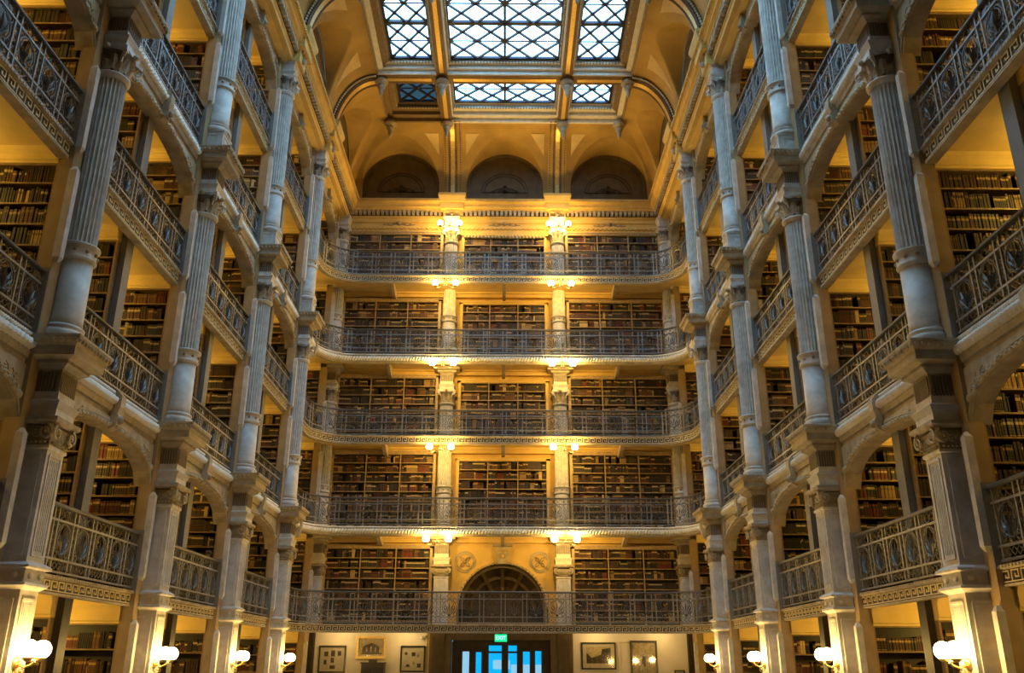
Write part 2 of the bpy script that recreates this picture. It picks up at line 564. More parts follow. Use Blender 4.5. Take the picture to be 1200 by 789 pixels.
def make_pier():
    t = thing('square_pier', 'x', 'pier')
    H = 0.225
    b = MB(); b.stack([(0.30, 0.30, 0), (0.30, 0.30, 0.25), (0.255, 0.255, 0.3), (H, H, 0.34), (H, H, 2.50)])
    b.build('lower_shaft', 'painted_iron', t)
    for z0, z1, nm in ((0.45, 2.36, 'recessed_panel'), (2.9, 4.20, 'fluted_panel')):
        for d in range(3):
            ang = (0, PI / 2, -PI / 2)[d]
            b = MB()
            w = 0.15
            for q in (-w, w):
                b.box(H, H + 0.016, q - 0.014, q + 0.014, z0, z1)
            b.box(H, H + 0.016, -w, w, z0 - 0.014, z0 + 0.014); b.box(H, H + 0.016, -w, w, z1 - 0.014, z1 + 0.014)
            if d == 0:
                for q in (-0.09, -0.045, 0, 0.045, 0.09):
                    b.tube([(H + 0.002, q, z0 + 0.06), (H + 0.002, q, z1 - 0.06)], 0.012, 4)
            b.build(nm, 'painted_iron', t, rz=ang)
    b = MB(); b.stack([(H, H, 2.47), (0.30, 0.30, 2.52), (0.30, 0.30, 2.55), (0.25, 0.25, 2.57), (0.25, 0.25, 2.72), (0.31, 0.31, 2.74), (0.31, 0.31, 2.77), (0.25, 0.25, 2.81)])
    bd = b.build('band', 'painted_iron', t)
    for d in range(3):
        an = (0, PI / 2, -PI / 2)[d]
        for q in (-0.13, 0.13):
            b = MB(); b.ball((0.25, q, 2.645), 0.042, 10, 6); b.build('boss', 'painted_iron', bd, rz=an)
    b = MB(); b.stack([(0.25, 0.25, 2.74), (H, H, 2.83), (H, H, 4.26), (0.25, 0.25, 4.28), (0.25, 0.25, 4.32)]); b.build('upper_shaft', 'painted_iron', t)
    # scrolled capital
    b = MB(); b.stack([(0.225, 0.225, 4.31), (0.235, 0.235, 4.4), (0.25, 0.25, 4.58)])
    b.stack([(0.29, 0.29, 4.60), (0.34, 0.34, 4.64), (0.34, 0.34, 4.69), (0.26, 0.26, 4.72)])
    cp = b.build('capital', 'capital_paint', t)
    for d in range(3):
        an = (0, PI / 2, -PI / 2)[d]
        b = MB()
        for q, sg in ((-0.20, 1), (0.20, -1)):
            volute(b, (0.30, q, 4.49), 0.105, (0, 1), sgn=sg, th=0.026)
        volute(b, (0.265, -0.06, 4.47), 0.06, (0, 1), sgn=-1, th=0.014); volute(b, (0.265, 0.06, 4.47), 0.06, (0, 1), sgn=1, th=0.014)
        for q in range(-3, 4):
            b.ball((0.255, q * 0.06, 4.36), 0.022, 6, 4)
        b.build('scroll', 'pale_moulding', cp, rz=an)
    entab(t, 4.70, 5.79)
    return t

def entab(t, z0, z1, dark=True):
    """moulded block, fluted frieze and projecting cornice on top of a capital"""
    h = z1 - z0
    b = MB(); b.stack([(0.26, 0.26, z0), (0.26, 0.26, z0 + 0.10 * h), (0.30, 0.30, z0 + 0.2 * h), (0.235, 0.235, z0 + 0.24 * h), (0.235, 0.235, z0 + 0.34 * h)])
    b.build('architrave_block', 'painted_iron', t)
    za, zb = z0 + 0.30 * h, z0 + 0.62 * h
    b = MB(); b.box(-0.225, 0.225, -0.225, 0.225, za, zb)
    fr = b.build('frieze', 'capital_paint', t)
    for d in range(3):
        an = (0, PI / 2, -PI / 2)[d]
        b = MB()
        for q in range(-4, 5):
            b.box(0.22, 0.242, q * 0.047 - 0.014, q * 0.047 + 0.014, za + 0.03, zb - 0.03)
        b.build('fluting', 'dark_panel_and_shade', fr, rz=an)
    b = MB()
    b.stack([(0.235, 0.235, zb), (0.27, 0.27, zb + 0.03), (0.33, 0.33, zb + 0.06 * h), (0.33, 0.33, zb + 0.1 * h), (0.46, 0.46, zb + 0.13 * h), (0.46, 0.46, zb + 0.25 * h),
             (0.48, 0.48, zb + 0.26 * h), (0.54, 0.54, z1 - 0.03), (0.54, 0.54, z1)])
    co = b.build('cornice', 'pale_moulding', t)
    b = MB()
    for d in range(3):
        an = (0, PI / 2, -PI / 2)[d]
        c, sn = math.cos(an), math.sin(an)
        for q in np.arange(-0.48, 0.49, 0.096):
            b.ball((c * 0.515 - sn * q, sn * 0.515 + c * q, z1 - 0.075), 0.034, 6, 4)
    b.build('leaf_moulding', 'pale_moulding', co)
    b = MB()
    for d in range(3):
        an = (0, PI / 2, -PI / 2)[d]
        c, sn = math.cos(an), math.sin(an)
        for q in np.arange(-0.3, 0.31, 0.05):
            x, y = c * 0.32 - sn * q, sn * 0.32 + c * q
            b.box(x - 0.016, x + 0.016, y - 0.016, y + 0.016, zb + 0.065 * h, zb + 0.115 * h)
    b.build('bead_moulding', 'pale_moulding', co)

def corinthian(t, z0, z1, R=0.225):
    h = z1 - z0
    b = MB(); b.lathe([(R * 0.95, z0), (R * 0.98, z0 + 0.3 * h), (R * 1.1, z0 + 0.7 * h), (R * 1.35, z0 + 0.86 * h)], 24)
    cp = b.build('capital', 'dark_panel_and_shade', t)  # bell kept dark: shadow between the leaves put into its colour
    # abacus with concave sides
    b = MB()
    pts = []
    for q in range(4):
        a0 = PI / 4 + q * PI / 2
        c0 = Vector((math.cos(a0), math.sin(a0))) * (R * 1.95)
        c1 = Vector((math.cos(a0 + PI / 2), math.sin(a0 + PI / 2))) * (R * 1.95)
        for i in range(6):
            u = i / 6
            p = c0.lerp(c1, u) * (1 - 0.28 * math.sin(PI * u))
            pts.append((p.x, p.y))
    b.prism(pts, 'z', z0 + 0.86 * h, z1)
    b.build('abacus', 'painted_iron', cp)
    for row, (zr, hr, n, off) in enumerate(((0.02, 0.42, 8, 0), (0.1, 0.6, 8, PI / 8))):
        b = MB()
        for i in range(n):
            a0 = off + 2 * PI * i / n
            dx, dy = math.cos(a0), math.sin(a0)
            tx, ty = -dy, dx
            A, Bp = [], []
            for u in (0, 0.35, 0.7, 0.9, 1.0):
                rr = R * (1.0 + 0.12 * u) + 0.012 + 0.09 * max(0, u - 0.55) ** 1.0
                z = z0 + h * (zr + hr * (u if u < 0.95 else 0.86))
                w = 0.075 * (1 - 0.5 * u ** 2)
                A.append((dx * rr - tx * w, dy * rr - ty * w, z)); Bp.append((dx * rr + tx * w, dy * rr + ty * w, z))
            M = [(dx * (R * (1.0 + 0.12 * u) + 0.035 + 0.09 * max(0, u - 0.55)), dy * (R * (1.0 + 0.12 * u) + 0.035 + 0.09 * max(0, u - 0.55)), z0 + h * (zr + hr * (u if u < 0.95 else 0.86))) for u in (0, 0.35, 0.7, 0.9, 1.0)]
            b.strip(A, M); b.strip(M, Bp)
        b.build('acanthus_leaves', 'capital_paint', cp)
    b = MB()
    for q in range(4):
        a0 = PI / 4 + q * PI / 2
        ax = (math.cos(a0), math.sin(a0))
        volute(b, (ax[0] * R * 1.62, ax[1] * R * 1.62, z0 + 0.72 * h), 0.075, ax, sgn=-1, th=0.02)
        b.tube([(ax[0] * R * 1.05, ax[1] * R * 1.05, z0 + 0.3 * h), (ax[0] * R * 1.3, ax[1] * R * 1.3, z0 + 0.65 * h), (ax[0] * R * 1.62, ax[1] * R * 1.62, z0 + 0.87 * h)], 0.022, 4)
    b.build('volute', 'painted_iron', cp)
    b = MB()
    for q in range(4):
        a0 = q * PI / 2
        b.ball((math.cos(a0) * R * 1.42, math.sin(a0) * R * 1.42, z0 + 0.93 * h), 0.05, 8, 5)
    b.build('rosette', 'pale_moulding', cp)

def make_column(zb, plinth, zring, zneck, zcap, zent, entablature=True, name='fluted_column'):
    t = thing(name, 'x', 'column')
    R = 0.235
    if plinth > 0.3:
        b = MB(); b.stack([(0.27, 0.27, zb), (0.27, 0.27, zb + 0.06), (0.245, 0.245, zb + 0.08), (0.245, 0.245, zb + plinth - 0.05), (0.27, 0.27, zb + plinth - 0.03), (0.27, 0.27, zb + plinth)])
        pl = b.build('plinth', 'painted_iron', t)
        for d in range(3):
            b = MB()
            for q in (-0.15, 0.15): b.box(0.245, 0.258, q - 0.012, q + 0.012, zb + 0.16, zb + plinth - 0.12)
            b.box(0.245, 0.258, -0.15, 0.15, zb + 0.15, zb + 0.175); b.box(0.245, 0.258, -0.15, 0.15, zb + plinth - 0.13, zb + plinth - 0.105)
            b.build('plinth_panel', 'painted_iron', pl, rz=(0, PI / 2, -PI / 2)[d])
    else:
        b = MB(); b.stack([(0.30, 0.30, zb), (0.30, 0.30, zb + plinth)]); b.build('plinth', 'painted_iron', t)
    z = zb + plinth
    b = MB(); b.lathe([(0.30, z), (0.315, z + 0.03), (0.315, z + 0.07), (0.29, z + 0.095), (0.265, z + 0.11), (0.27, z + 0.13), (0.285, z + 0.145), (0.285, z + 0.165), (0.25, z + 0.19)], 28)
    b.build('base', 'painted_iron', t)
    b = MB(); b.lathe([(0.25, z + 0.18), (R + 0.006, z + 0.3), (R, zring - 0.1)], 28); b.build('plain_shaft', 'painted_iron', t)
    b = MB(); b.lathe([(R, zring - 0.16), (0.275, zring - 0.12), (0.275, zring - 0.105), (0.262, zring - 0.09), (0.262, zring + 0.06), (0.30, zring + 0.08), (0.30, zring + 0.105), (R, zring + 0.135)], 28)
    rg = b.build('ring', 'painted_iron', t)
    for i in range(10):
        a0 = 2 * PI * i / 10
        b = MB(); b.ball((0.272 * math.cos(a0), 0.272 * math.sin(a0), zring - 0.015), 0.03, 8, 5); b.build('stud', 'capital_paint', rg)
    def flute(r, i, n, zz):
        return r - (0.034 if i % 4 == 2 else 0.026 if i % 4 in (1, 3) else 0.0)
    b = MB(); b.lathe([(R, zring + 0.12), (R * 0.985, zneck - 0.06)], 96, rad=flute, smooth=False); b.build('fluted_shaft', 'painted_iron', t)
    b = MB(); b.lathe([(R, zneck - 0.09), (R + 0.02, zneck - 0.05), (R + 0.045, zneck - 0.02), (R + 0.045, zneck + 0.005), (R, zneck + 0.02)], 28); b.build('necking', 'painted_iron', t)
    corinthian(t, zneck + 0.01, zcap)
    if entablature:
        entab(t, zcap, zent)
    return t

PIER = make_pier()
COL2 = make_column(5.79, 0.09, 7.22, 10.30, 10.76, 11.73)
COL4 = make_column(11.73, 0.55, 13.53, 16.66, 17.12, 17.75, entablature=False)
def top_block(t):
    b = MB(); b.stack([(0.26, 0.26, 17.12), (0.26, 0.26, 17.2), (0.31, 0.31, 17.27), (0.24, 0.24, 17.31), (0.24, 0.24, 17.55), (0.3, 0.3, 17.62), (0.3, 0.3, 17.7)]); b.build('top_block', 'painted_iron', t)
top_block(COL4)
def drop_ground_part(r):
    # the piers against the end wall start on the first gallery
    for ch in list(r.children):
        if ch.name.split('.')[0] in ('lower_shaft', 'recessed_panel', 'band'):
            for g in list(ch.children): bpy.data.objects.remove(g)
            bpy.data.objects.remove(ch)
first = True
for s in (-1, 1):
    for k in range(1, 6):
        rz = 0 if s < 0 else PI
        loc = (s * XA, YC[k], 0)
        for src, lab in ((PIER, 'square panelled iron pier carrying the second gallery, %s side, %s from the camera'),
                         (COL2, 'fluted grey column with studded ring, second and third galleries, %s side, %s from the camera'),
                         (COL4, 'fluted bluish column on a square plinth, fourth and top galleries, %s side, %s from the camera')):
            l = lab % (SIDE[s], PIERN[k])
            if k == 5:
                l = {PIER: 'square panelled pier in the far %s corner below the second gallery', COL2: 'fluted column in the far %s corner, second and third galleries', COL4: 'fluted column on square plinth in the far %s corner, fourth gallery up'}[src] % SIDE[s]
            if first:
                src.location = loc; src['label'] = l
                src['group'] = 'columns along the side galleries'
            else:
                r = dup(src, loc, rz, l)
                if k == 5 and src is PIER: drop_ground_part(r)
        first = False
for s in (-1, 1):
    for src, lab in ((PIER, 'square pier with scrolled capital beside the arched niche, %s of the door'), (COL2, 'round column on the end wall, second and third galleries, %s of centre'), (COL4, 'round column on the end wall, fourth and top galleries, %s of centre')):
        r = dup(src, (s * 2.03 + 0.03, 30.15, 0), -PI / 2, lab % SIDE[s], 'columns on the end wall')
        if src is PIER: drop_ground_part(r)

# ------------------------------------------------------------------ balcony edges
def key_units(path, z0, z1, off, s0=0.0, s1=None):
    """a running Greek key in relief"""
    b = MB()
    s1 = path.len if s1 is None else s1
    n = max(1, int((s1 - s0) / 0.21))
    w = (s1 - s0) / n
    h = z1 - z0
    t = 0.16
    def bx(s, u0, u1, v0, v1):
        pbox(b, path, s + u0 * w, s + u1 * w, off, off + 0.014, z0 + v0 * h, z0 + v1 * h)
    for i in range(n):
        s = s0 + i * w
        bx(s, 0.0, 0.085, 0.0, 1.0); bx(s, 0.085, 0.78, 0.89, 1.0); bx(s, 0.695, 0.78, 0.32, 0.89); bx(s, 0.36, 0.695, 0.32, 0.43)
        bx(s, 0.36, 0.445, 0.43, 0.64); bx(s, 0.0, 1.0, -0.02, 0.08)
    return b
def fascia(path, l, label):
    z0, z1 = LV[l][1], LV[l][2]
    t = thing('balcony_fascia', label, 'balcony edge', (0, 0, 0), 0, 'key-patterned balcony edges')
    b = MB(); sweep(b, path, [(-0.14, z0 - 0.015), (0.02, z0 - 0.015), (0.02, z0 + 0.01), (0.0, z0 + 0.015), (0.0, z1 - 0.02), (0.03, z1 - 0.01), (0.055, z1 + 0.005), (0.055, z1 + 0.04), (-0.14, z1 + 0.04)])
    b.build('edge_beam', 'pale_moulding', t)
    b = MB(); sweep(b, path, [(-0.004, z0 + 0.017), (0.004, z0 + 0.017), (0.004, z1 - 0.022), (-0.004, z1 - 0.022)]); b.build('key_ground', 'key_ground', t)
    o = key_units(path, z0 + 0.03, z1 - 0.03, 0.004).build('key_border', 'key_gold', t); o['kind'] = 'stuff'
    b = MB()
    n = int(path.len / 0.075)
    for i in range(n):
        s = (i + 0.5) * path.len / n
        pbox(b, path, s - 0.02, s + 0.02, 0.03, 0.066, z1 + 0.0, z1 + 0.035)
    o = b.build('bead_row', 'pale_moulding', t); o['kind'] = 'stuff'
    return t
def gadroon(path, z, r, off, step=0.075):
    """roll moulding with twisted lobes"""
    b = MB()
    n = max(2, int(path.len / step))
    rings = []
    for i in range(2 * n + 1):
        s = path.len * i / (2 * n)
        rr = r if i % 2 else r * 0.68
        ring = []
        for q in range(8):
            a0 = PI * (-0.62 + 1.24 * q / 7)
            ring.append(path.at(s + 0.035 * math.sin(a0), off + rr * math.cos(a0), z + rr * math.sin(a0)))
        rings.append(ring)
    st = len(b.v)
    for ring in rings: b.v += ring
    for i in range(len(rings) - 1):
        for q in range(7):
            a0 = st + i * 8 + q
            b.quad(a0, a0 + 8, a0 + 9, a0 + 1)
    return b
def rope_edge(path, l, label, drop=0.20):
    z0, z1 = LV[l][1], LV[l][2]
    t = thing('balcony_cornice', label, 'balcony edge', (0, 0, 0), 0, 'rope-moulded balcony edges')
    b = MB(); sweep(b, path, [(-0.14, z0 - drop), (-0.02, z0 - drop), (0.0, z0 - drop * 0.8), (0.0, z0 - drop * 0.5), (0.03, z0 - drop * 0.4), (0.05, z0 - 0.02), (0.05, z0 + 0.02), (0.02, z0 + 0.04), (0.02, z1 - 0.04), (0.03, z1 - 0.02), (0.03, z1 + 0.02), (-0.14, z1 + 0.02)])
    b.build('edge_beam', 'pale_moulding', t)
    o = gadroon(path, z0 + 0.10, 0.09, 0.04, 0.10).build('rope_roll', 'rope_white', t); o['kind'] = 'stuff'
    o = gadroon(path, z1 - 0.005, 0.035, 0.03, 0.06).build('bead_roll', 'rope_white', t); o['kind'] = 'stuff'
    b = MB()
    n = int(path.len / 0.085)
    for i in range(n):
        s = (i + 0.5) * path.len / n
        pbox(b, path, s - 0.028, s + 0.028, 0.0, 0.035, z0 - drop * 0.42, z0 - drop * 0.15)
    o = b.build('egg_and_dart', 'pale_moulding', t); o['kind'] = 'stuff'
    return t
def side_path(k):
    return Path([(-XR + 0.0, YC[k] + PH - 0.02), (-XR, YC[k + 1] - PH + 0.02)])
R = 1.25
END = Path([(-XR, YC[4] + PH - 0.02), (-XR, 27.7)] + [(-XR + R - R * math.cos(t), 27.7 + R * math.sin(t)) for t in np.linspace(0, PI / 2, 9)[1:]] +
           [(XR - R + R * math.sin(t), 27.7 + R * math.cos(t)) for t in np.linspace(0, PI / 2, 9)] + [(XR, YC[4] + PH - 0.02)])

def local_path(half):
    return Path([(0, -half), (0, half)])
HB = 2.295 - PH + 0.02
LP = local_path(HB)
def spandrel(t, l, zs, za, ztop, half=HB):
    """flattened arch with moulded edge, scroll relief and keystone; local X toward the hall"""
    n = 28
    A = []
    for i in range(n + 1):
        u = -1 + 2 * i / n
        A.append((u * half, zs + (za - zs) * math.sqrt(max(0.0, 1 - abs(u) ** 2.6))))
    b = MB()
    b.strip([(0.03, y, z) for y, z in A], [(0.03, y, ztop) for y, z in A])
    b.strip([(0.03, y, z) for y, z in A], [(-0.24, y, z) for y, z in A])
    b.strip([(-0.24, y, z) for y, z in A], [(-0.24, y, ztop) for y, z in A])
    b.build('spandrel', 'pale_moulding', t)
    b = MB(); b.tube([(0.045, y, z + 0.05) for y, z in A], 0.03, 6); b.tube([(0.04, y, z + 0.12) for y, z in A[2:-2]], 0.014, 4)
    b.build('arch_moulding', 'pale_moulding', t)
    b = MB()
    for i in range(1, 30):
        u = -1 + 2 * i / 30
        y = u * half * 0.97; z = zs + (za - zs) * math.sqrt(max(0.0, 1 - abs(u * 0.97) ** 2.6))
        b.ball((0.06, y, z + 0.055), 0.036, 6, 4)
    o = b.build('flower_beads', 'pale_moulding', t); o['kind'] = 'stuff'
    for sg in (-1, 1):
        b = MB()
        volute(b, (0.035, sg * (half - 0.22), ztop - 0.32), 0.13, (0, 1), sgn=sg, th=0.018)
        volute(b, (0.035, sg * (half - 0.50), ztop - 0.2), 0.09, (0, 1), sgn=-sg, th=0.014)
        volute(b, (0.035, sg * (half - 0.78), ztop - 0.15), 0.06, (0, 1), sgn=sg, th=0.012)
        b.tube([(0.035, sg * (half - 0.1), ztop - 0.5), (0.035, sg * (half - 0.32), ztop - 0.14), (0.035, sg * (half - 0.62), ztop - 0.22), (0.035, sg * (half - 0.95), ztop - 0.08), (0.035, sg * (half - 1.2), ztop - 0.1)], 0.012, 4)
        b.ball((0.03, sg * (half - 0.11), ztop - 0.44), 0.075, 10, 6)
        b.build('scrollwork', 'pale_moulding', t)
    b = MB(); b.prism([(0.02, za - 0.03), (0.14, za + 0.05), (0.16, za + 0.2), (0.14, ztop + 0.06), (0.17, ztop + 0.18), (0.17, ztop + 0.36), (0.10, ztop + 0.44), (0.0, ztop + 0.44)], 'y', -0.085, 0.085)
    ks = b.build('keystone', 'pale_moulding', t)
    b = MB(); b.ball((0.15, 0, za + 0.14), 0.075, 8, 6); b.tube([(0.15, -0.07, za + 0.02), (0.19, 0, za - 0.02), (0.15, 0.07, za + 0.02)], 0.03, 5); b.build('carved_mask', 'capital_paint', ks)
FAS, ROP = {}, {}
for l in (1, 3, 5):
    FAS[l] = fascia(LP, l, 'x')
for l in (2, 4):
    ROP[l] = rope_edge(LP, l, 'x')
    spandrel(ROP[l], l, LV[l][1] - 0.95, LV[l][1] - 0.36, LV[l][1] - 0.18)
def make_top_arch():
    t = thing('arched_beam', 'x', 'beam', group='arched beams under the main cornice')
    spandrel(t, 6, 16.5, 17.12, 17.62)
    return t
TOPA = make_top_arch()
first = True
for s in (-1, 1):
    for k in range(0, 4):
        loc = (s * XR, (YC[k] + YC[k + 1]) / 2, 0); rz = 0 if s < 0 else PI
        for l in range(1, 6):
            src = FAS.get(l) or ROP.get(l)
            lab = ('greek key edged beam of the %s, %s side, %s bay' if l in FAS else 'arched beam with rope moulding and keystone under the %s, %s side, %s bay') % (ORD[l], SIDE[s], BAYN[k])
            if first:
                src.location = loc; src['label'] = lab
            else:
                dup(src, loc, rz, lab)
        lab = 'flattened arch with keystone under the main cornice, %s side, %s bay' % (SIDE[s], BAYN[k])
        if first:
            TOPA.location = loc; TOPA['label'] = lab
        else:
            dup(TOPA, loc, rz, lab)
        first = False
for s in (-1, 1):
    t = thing('arched_beam', 'flattened arch under the main cornice in the far %s corner' % SIDE[s], 'beam', (s * XR, (YC[4] + YC[5]) / 2, 0), 0 if s < 0 else PI, 'arched beams under the main cornice')
    spandrel(t, 6, 16.5, 17.12, 17.62)
for l in range(1, 6):
    if l in FAS: fascia(END, l, 'curved key-patterned edge of the %s across the end wall' % ORD[l])
    else:
        t = rope_edge(END, l, 'curved rope-moulded edge of the %s across the end wall' % ORD[l], 0.05)
        for s in (-1, 1):
            b = MB(); b.prism([(0, LV[l][1] - 0.3), (0.1, LV[l][1] - 0.25), (0.17, LV[l][2] - 0.2), (0.17, LV[l][2]), (0.1, LV[l][2] + 0.1), (0, LV[l][2] + 0.1)], 'y', -0.08, 0.08)
            b.build('clamp', 'pale_moulding', t, (s * XR, 27.6, 0), 0 if s < 0 else PI)

# ------------------------------------------------------------------ railings
RH = 0.90
def arc(cx, cz, r, a0, a1, n):
    return [(cx + r * math.cos(a0 + (a1 - a0) * i / n), 0, cz + r * math.sin(a0 + (a1 - a0) * i / n)) for i in range(n + 1)]
def panel_mesh():
    b = MB()
    r = 0.0095
    for z in (0.25, 0.36, 0.47, 0.58):
        b.tube(arc(0.065, z, 0.043, 0, 2 * PI, 8)[:-1], 0.008, 4, closed=True)
    cx = 0.395
    # frieze band: lozenges and ring
    b.tube(arc(cx, 0.785, 0.065, 0, 2 * PI, 10)[:-1], 0.009, 4, closed=True)
    for sg in (-1, 1):
        b.tube([(cx + sg * 0.065, 0, 0.785), (cx + sg * 0.155, 0, 0.855), (cx + sg * 0.25, 0, 0.785), (cx + sg * 0.155, 0, 0.715), (cx + sg * 0.065, 0, 0.785)], 0.008, 4)
    b.tube(arc(0.065, 0.785, 0.045, 0, 2 * PI, 8)[:-1], 0.008, 4, closed=True)
    # bottom band
    for sg in (-1, 1):
        b.tube([(cx, 0, 0.17), (cx + sg * 0.12, 0, 0.06), (cx + sg * 0.25, 0, 0.17)], 0.008, 4)
        b.tube([(cx, 0, 0.06), (cx + sg * 0.12, 0, 0.165), (cx + sg * 0.25, 0, 0.06)], 0.008, 4)
    b.tube(arc(0.065, 0.11, 0.04, 0, 2 * PI, 8)[:-1], 0.008, 4, closed=True)
    # horseshoe ring and foot scrolls
    b.tube(arc(cx, 0.455, 0.215, -0.32 * PI, 1.32 * PI, 18), 0.012, 4)
    for sg in (-1, 1):
        pts = []
        for i in range(13):
            u = i / 12
            a0 = PI / 2 + sg * (-1) * 2 * PI * 1.15 * u
            rr = 0.075 * (1 - 0.75 * u)
            pts.append((cx + sg * 0.165 + rr * math.cos(a0), 0, 0.27 + rr * math.sin(a0)))
        b.tube(pts, 0.012, 4)
        p2 = [(p[0] - sg * 0.01, 0, 0.92 - p[2]) for p in pts]
        b.tube(p2, 0.011, 4)
        p3 = [(cx + sg * 0.115 + (p[0] - cx - sg * 0.165) * 0.7, 0, 0.455 + (p[2] - 0.27) * 0.7) for p in pts]
        b.tube(p3, 0.009, 4)
        b.tube([(cx + sg * 0.03, 0, 0.24), (cx + sg * 0.13, 0, 0.33), (cx + sg * 0.17, 0, 0.45), (cx + sg * 0.13, 0, 0.57), (cx + sg * 0.05, 0, 0.64)], 0.010, 4)
    return b.mesh('panel', 'railing_iron')
def post_mesh():
    b = MB(); b.box(-0.016, 0.016, -0.018, 0.018, 0.03, RH); b.box(0.115, 0.145, -0.018, 0.018, 0.03, RH)
    return b.mesh('post_pair', 'railing_highlight_iron')
def palmette_mesh():
    b = MB()
    cx, z0 = 0.395, 0.25
    def leaf(a0, ln, w, curl=0.0):
        d = Vector((math.sin(a0), 0, math.cos(a0))); n_ = Vector((math.cos(a0), 0, -math.sin(a0)))
        c = Vector((cx, 0, z0))
        n = len(b.v)
        tip = c + d * ln + n_ * curl
        for p in (c + d * 0.03, c + d * ln * 0.55 + n_ * (w + curl * 0.4), tip, c + d * ln * 0.55 - n_ * (w - curl * 0.4)):
            b.v.append(tuple(p))
        m = c + d * ln * 0.5 + n_ * curl * 0.4
        b.v.append((m.x, -0.028, m.z)); b.v.append((m.x, 0.028, m.z))
        for i in range(4):
            b.f.append((n + i, n + (i + 1) % 4, n + 4)); b.s.append(False)
            b.f.append((n + (i + 1) % 4, n + i, n + 5)); b.s.append(False)
    leaf(0, 0.40, 0.020)
    for sg in (-1, 1):
        leaf(sg * 0.26, 0.36, 0.017, sg * 0.045); leaf(sg * 0.52, 0.31, 0.016, sg * 0.06); leaf(sg * 0.85, 0.22, 0.015, sg * 0.05)
    b.ball((cx, 0, z0 - 0.005), 0.04, 8, 5)
    b.tube([(cx, 0, 0.19), (cx, 0, 0.25)], 0.02, 4)
    return b.mesh('palmette', 'railing_iron')
PM, PL, PO = panel_mesh(), palmette_mesh(), post_mesh()
def railing(t, path, npan, zb, zt):
    k = (zt - zb) / RH
    z = lambda q: zb + q * k
    b = MB(); sweep(b, path, [(-0.05, z(0.875)), (-0.03, z(0.865)), (0.03, z(0.865)), (0.05, z(0.875)), (0.05, z(0.90)), (0.03, z(0.92)), (-0.03, z(0.92)), (-0.05, z(0.90))]); b.build('handrail', 'railing_iron', t)
    for q in (0.70, 0.19, 0.03):
        b = MB(); sweep(b, path, [(-0.02, z(q) - 0.015), (0.02, z(q) - 0.015), (0.02, z(q) + 0.015), (-0.02, z(q) + 0.015)]); b.build('rail', 'railing_highlight_iron', t)
    w = path.len / npan
    for i in range(npan):
        p0, p1 = Vector(path.at(i * w, 0, zb)), Vector(path.at((i + 1) * w, 0, zb))
        d = p1 - p0
        o = put('panel', PM, t, tuple(p0), math.atan2(d.y, d.x), (d.length / 0.66, 1.0, k))
        put('palmette', PL, o)
        put('post_pair', PO, o)
RAILS = {}
for l in range(1, 6):
    t = thing('balcony_railing', 'x', 'railing', group='iron balcony railings')
    railing(t, LP, 6, LV[l][3], LV[l][4])
    RAILS[l] = t
first = True
for s in (-1, 1):
    for k in range(0, 4):
        for l in range(1, 6):
            lab = 'dark iron railing with palmette panels, %s, %s side, %s bay' % (ORD[l], SIDE[s], BAYN[k])
            loc = (s * (XR + 0.0), (YC[k] + YC[k + 1]) / 2, 0)
            if first:
                RAILS[l].location = loc; RAILS[l]['label'] = lab
            else:
                dup(RAILS[l], loc, 0 if s < 0 else PI, lab)
        first = False
for l in range(1, 6):
    t = thing('balcony_railing', 'long iron railing with rounded corners across the end wall, %s' % ORD[l], 'railing', group='iron balcony railings')
    railing(t, END, 26, LV[l][3], LV[l][4])

# ------------------------------------------------------------------ main cornice
CP = [(0.0, 17.62), (0.0, 17.75), (0.03, 17.77), (0.03, 17.80), (0.03, 18.02), (0.19, 18.06), (0.19, 18.12), (0.27, 18.16), (0.27, 18.26), (0.31, 18.32), (0.40, 18.40), (0.40, 18.45), (0.30, CORN), (-0.3, CORN), (-0.3, 17.62)]
def cornice(path, label, name='main_cornice'):
    t = thing(name, label, 'cornice', group='main cornice')
    b = MB(); sweep(b, path, CP); b.build('moulding', 'end_plaster', t)
    b = MB(); n = int(path.len / 0.17)
    for i in range(n):
        s = (i + 0.5) * path.len / n
        pbox(b, path, s - 0.05, s + 0.05, 0.05, 0.17, 17.88, 18.05)
    o = b.build('dentils', 'pale_moulding', t); o['kind'] = 'stuff'
    b = MB(); n = int(path.len / 0.1)
    for i in range(n):
        s = (i + 0.5) * path.len / n
        pbox(b, path, s - 0.03, s + 0.03, 0.34, 0.41, 18.33, 18.40)
    o = b.build('leaf_moulding', 'end_plaster', t); o['kind'] = 'stuff'
    b = MB(); sweep(b, path, [(0.02, 17.87), (0.05, 17.87), (0.05, 18.06), (0.02, 18.06)]); b.build('dentil_shade_band', 'frame_black', t)  # black strip behind the dentils: shade of the gaps put into colour
    return t
CX = XA - 0.20
CYE = 30.22
cl = cornice(Path([(-CX, -4), (-CX, CYE)]), 'moulded dentil cornice along the top of the left galleries')
cr = cornice(Path([(CX, CYE), (CX, -4)]), 'moulded dentil cornice along the top of the right galleries')
ce = cornice(Path([(-CX, CYE), (CX, CYE)]), 'moulded dentil cornice across the top of the end wall')
b = MB(); b.box(-CX, CX, CYE + 0.02, YW, 17.6, CORN); b.build('frieze_backing', 'end_plaster', ce)
b = MB(); b.box(-CX, CX, CYE + 0.06, YW - 0.02, 17.1, 17.66); b.build('frieze', 'end_plaster', ce)
b = MB(); b.box(-CX, CX, CYE + 0.02, CYE + 0.1, 17.38, 17.44)
for i in range(70):
    x = -5.85 + i * 0.17; b.box(x, x + 0.09, CYE + 0.0, CYE + 0.08, 17.32, 17.38)
b.build('string_course', 'end_plaster', ce)
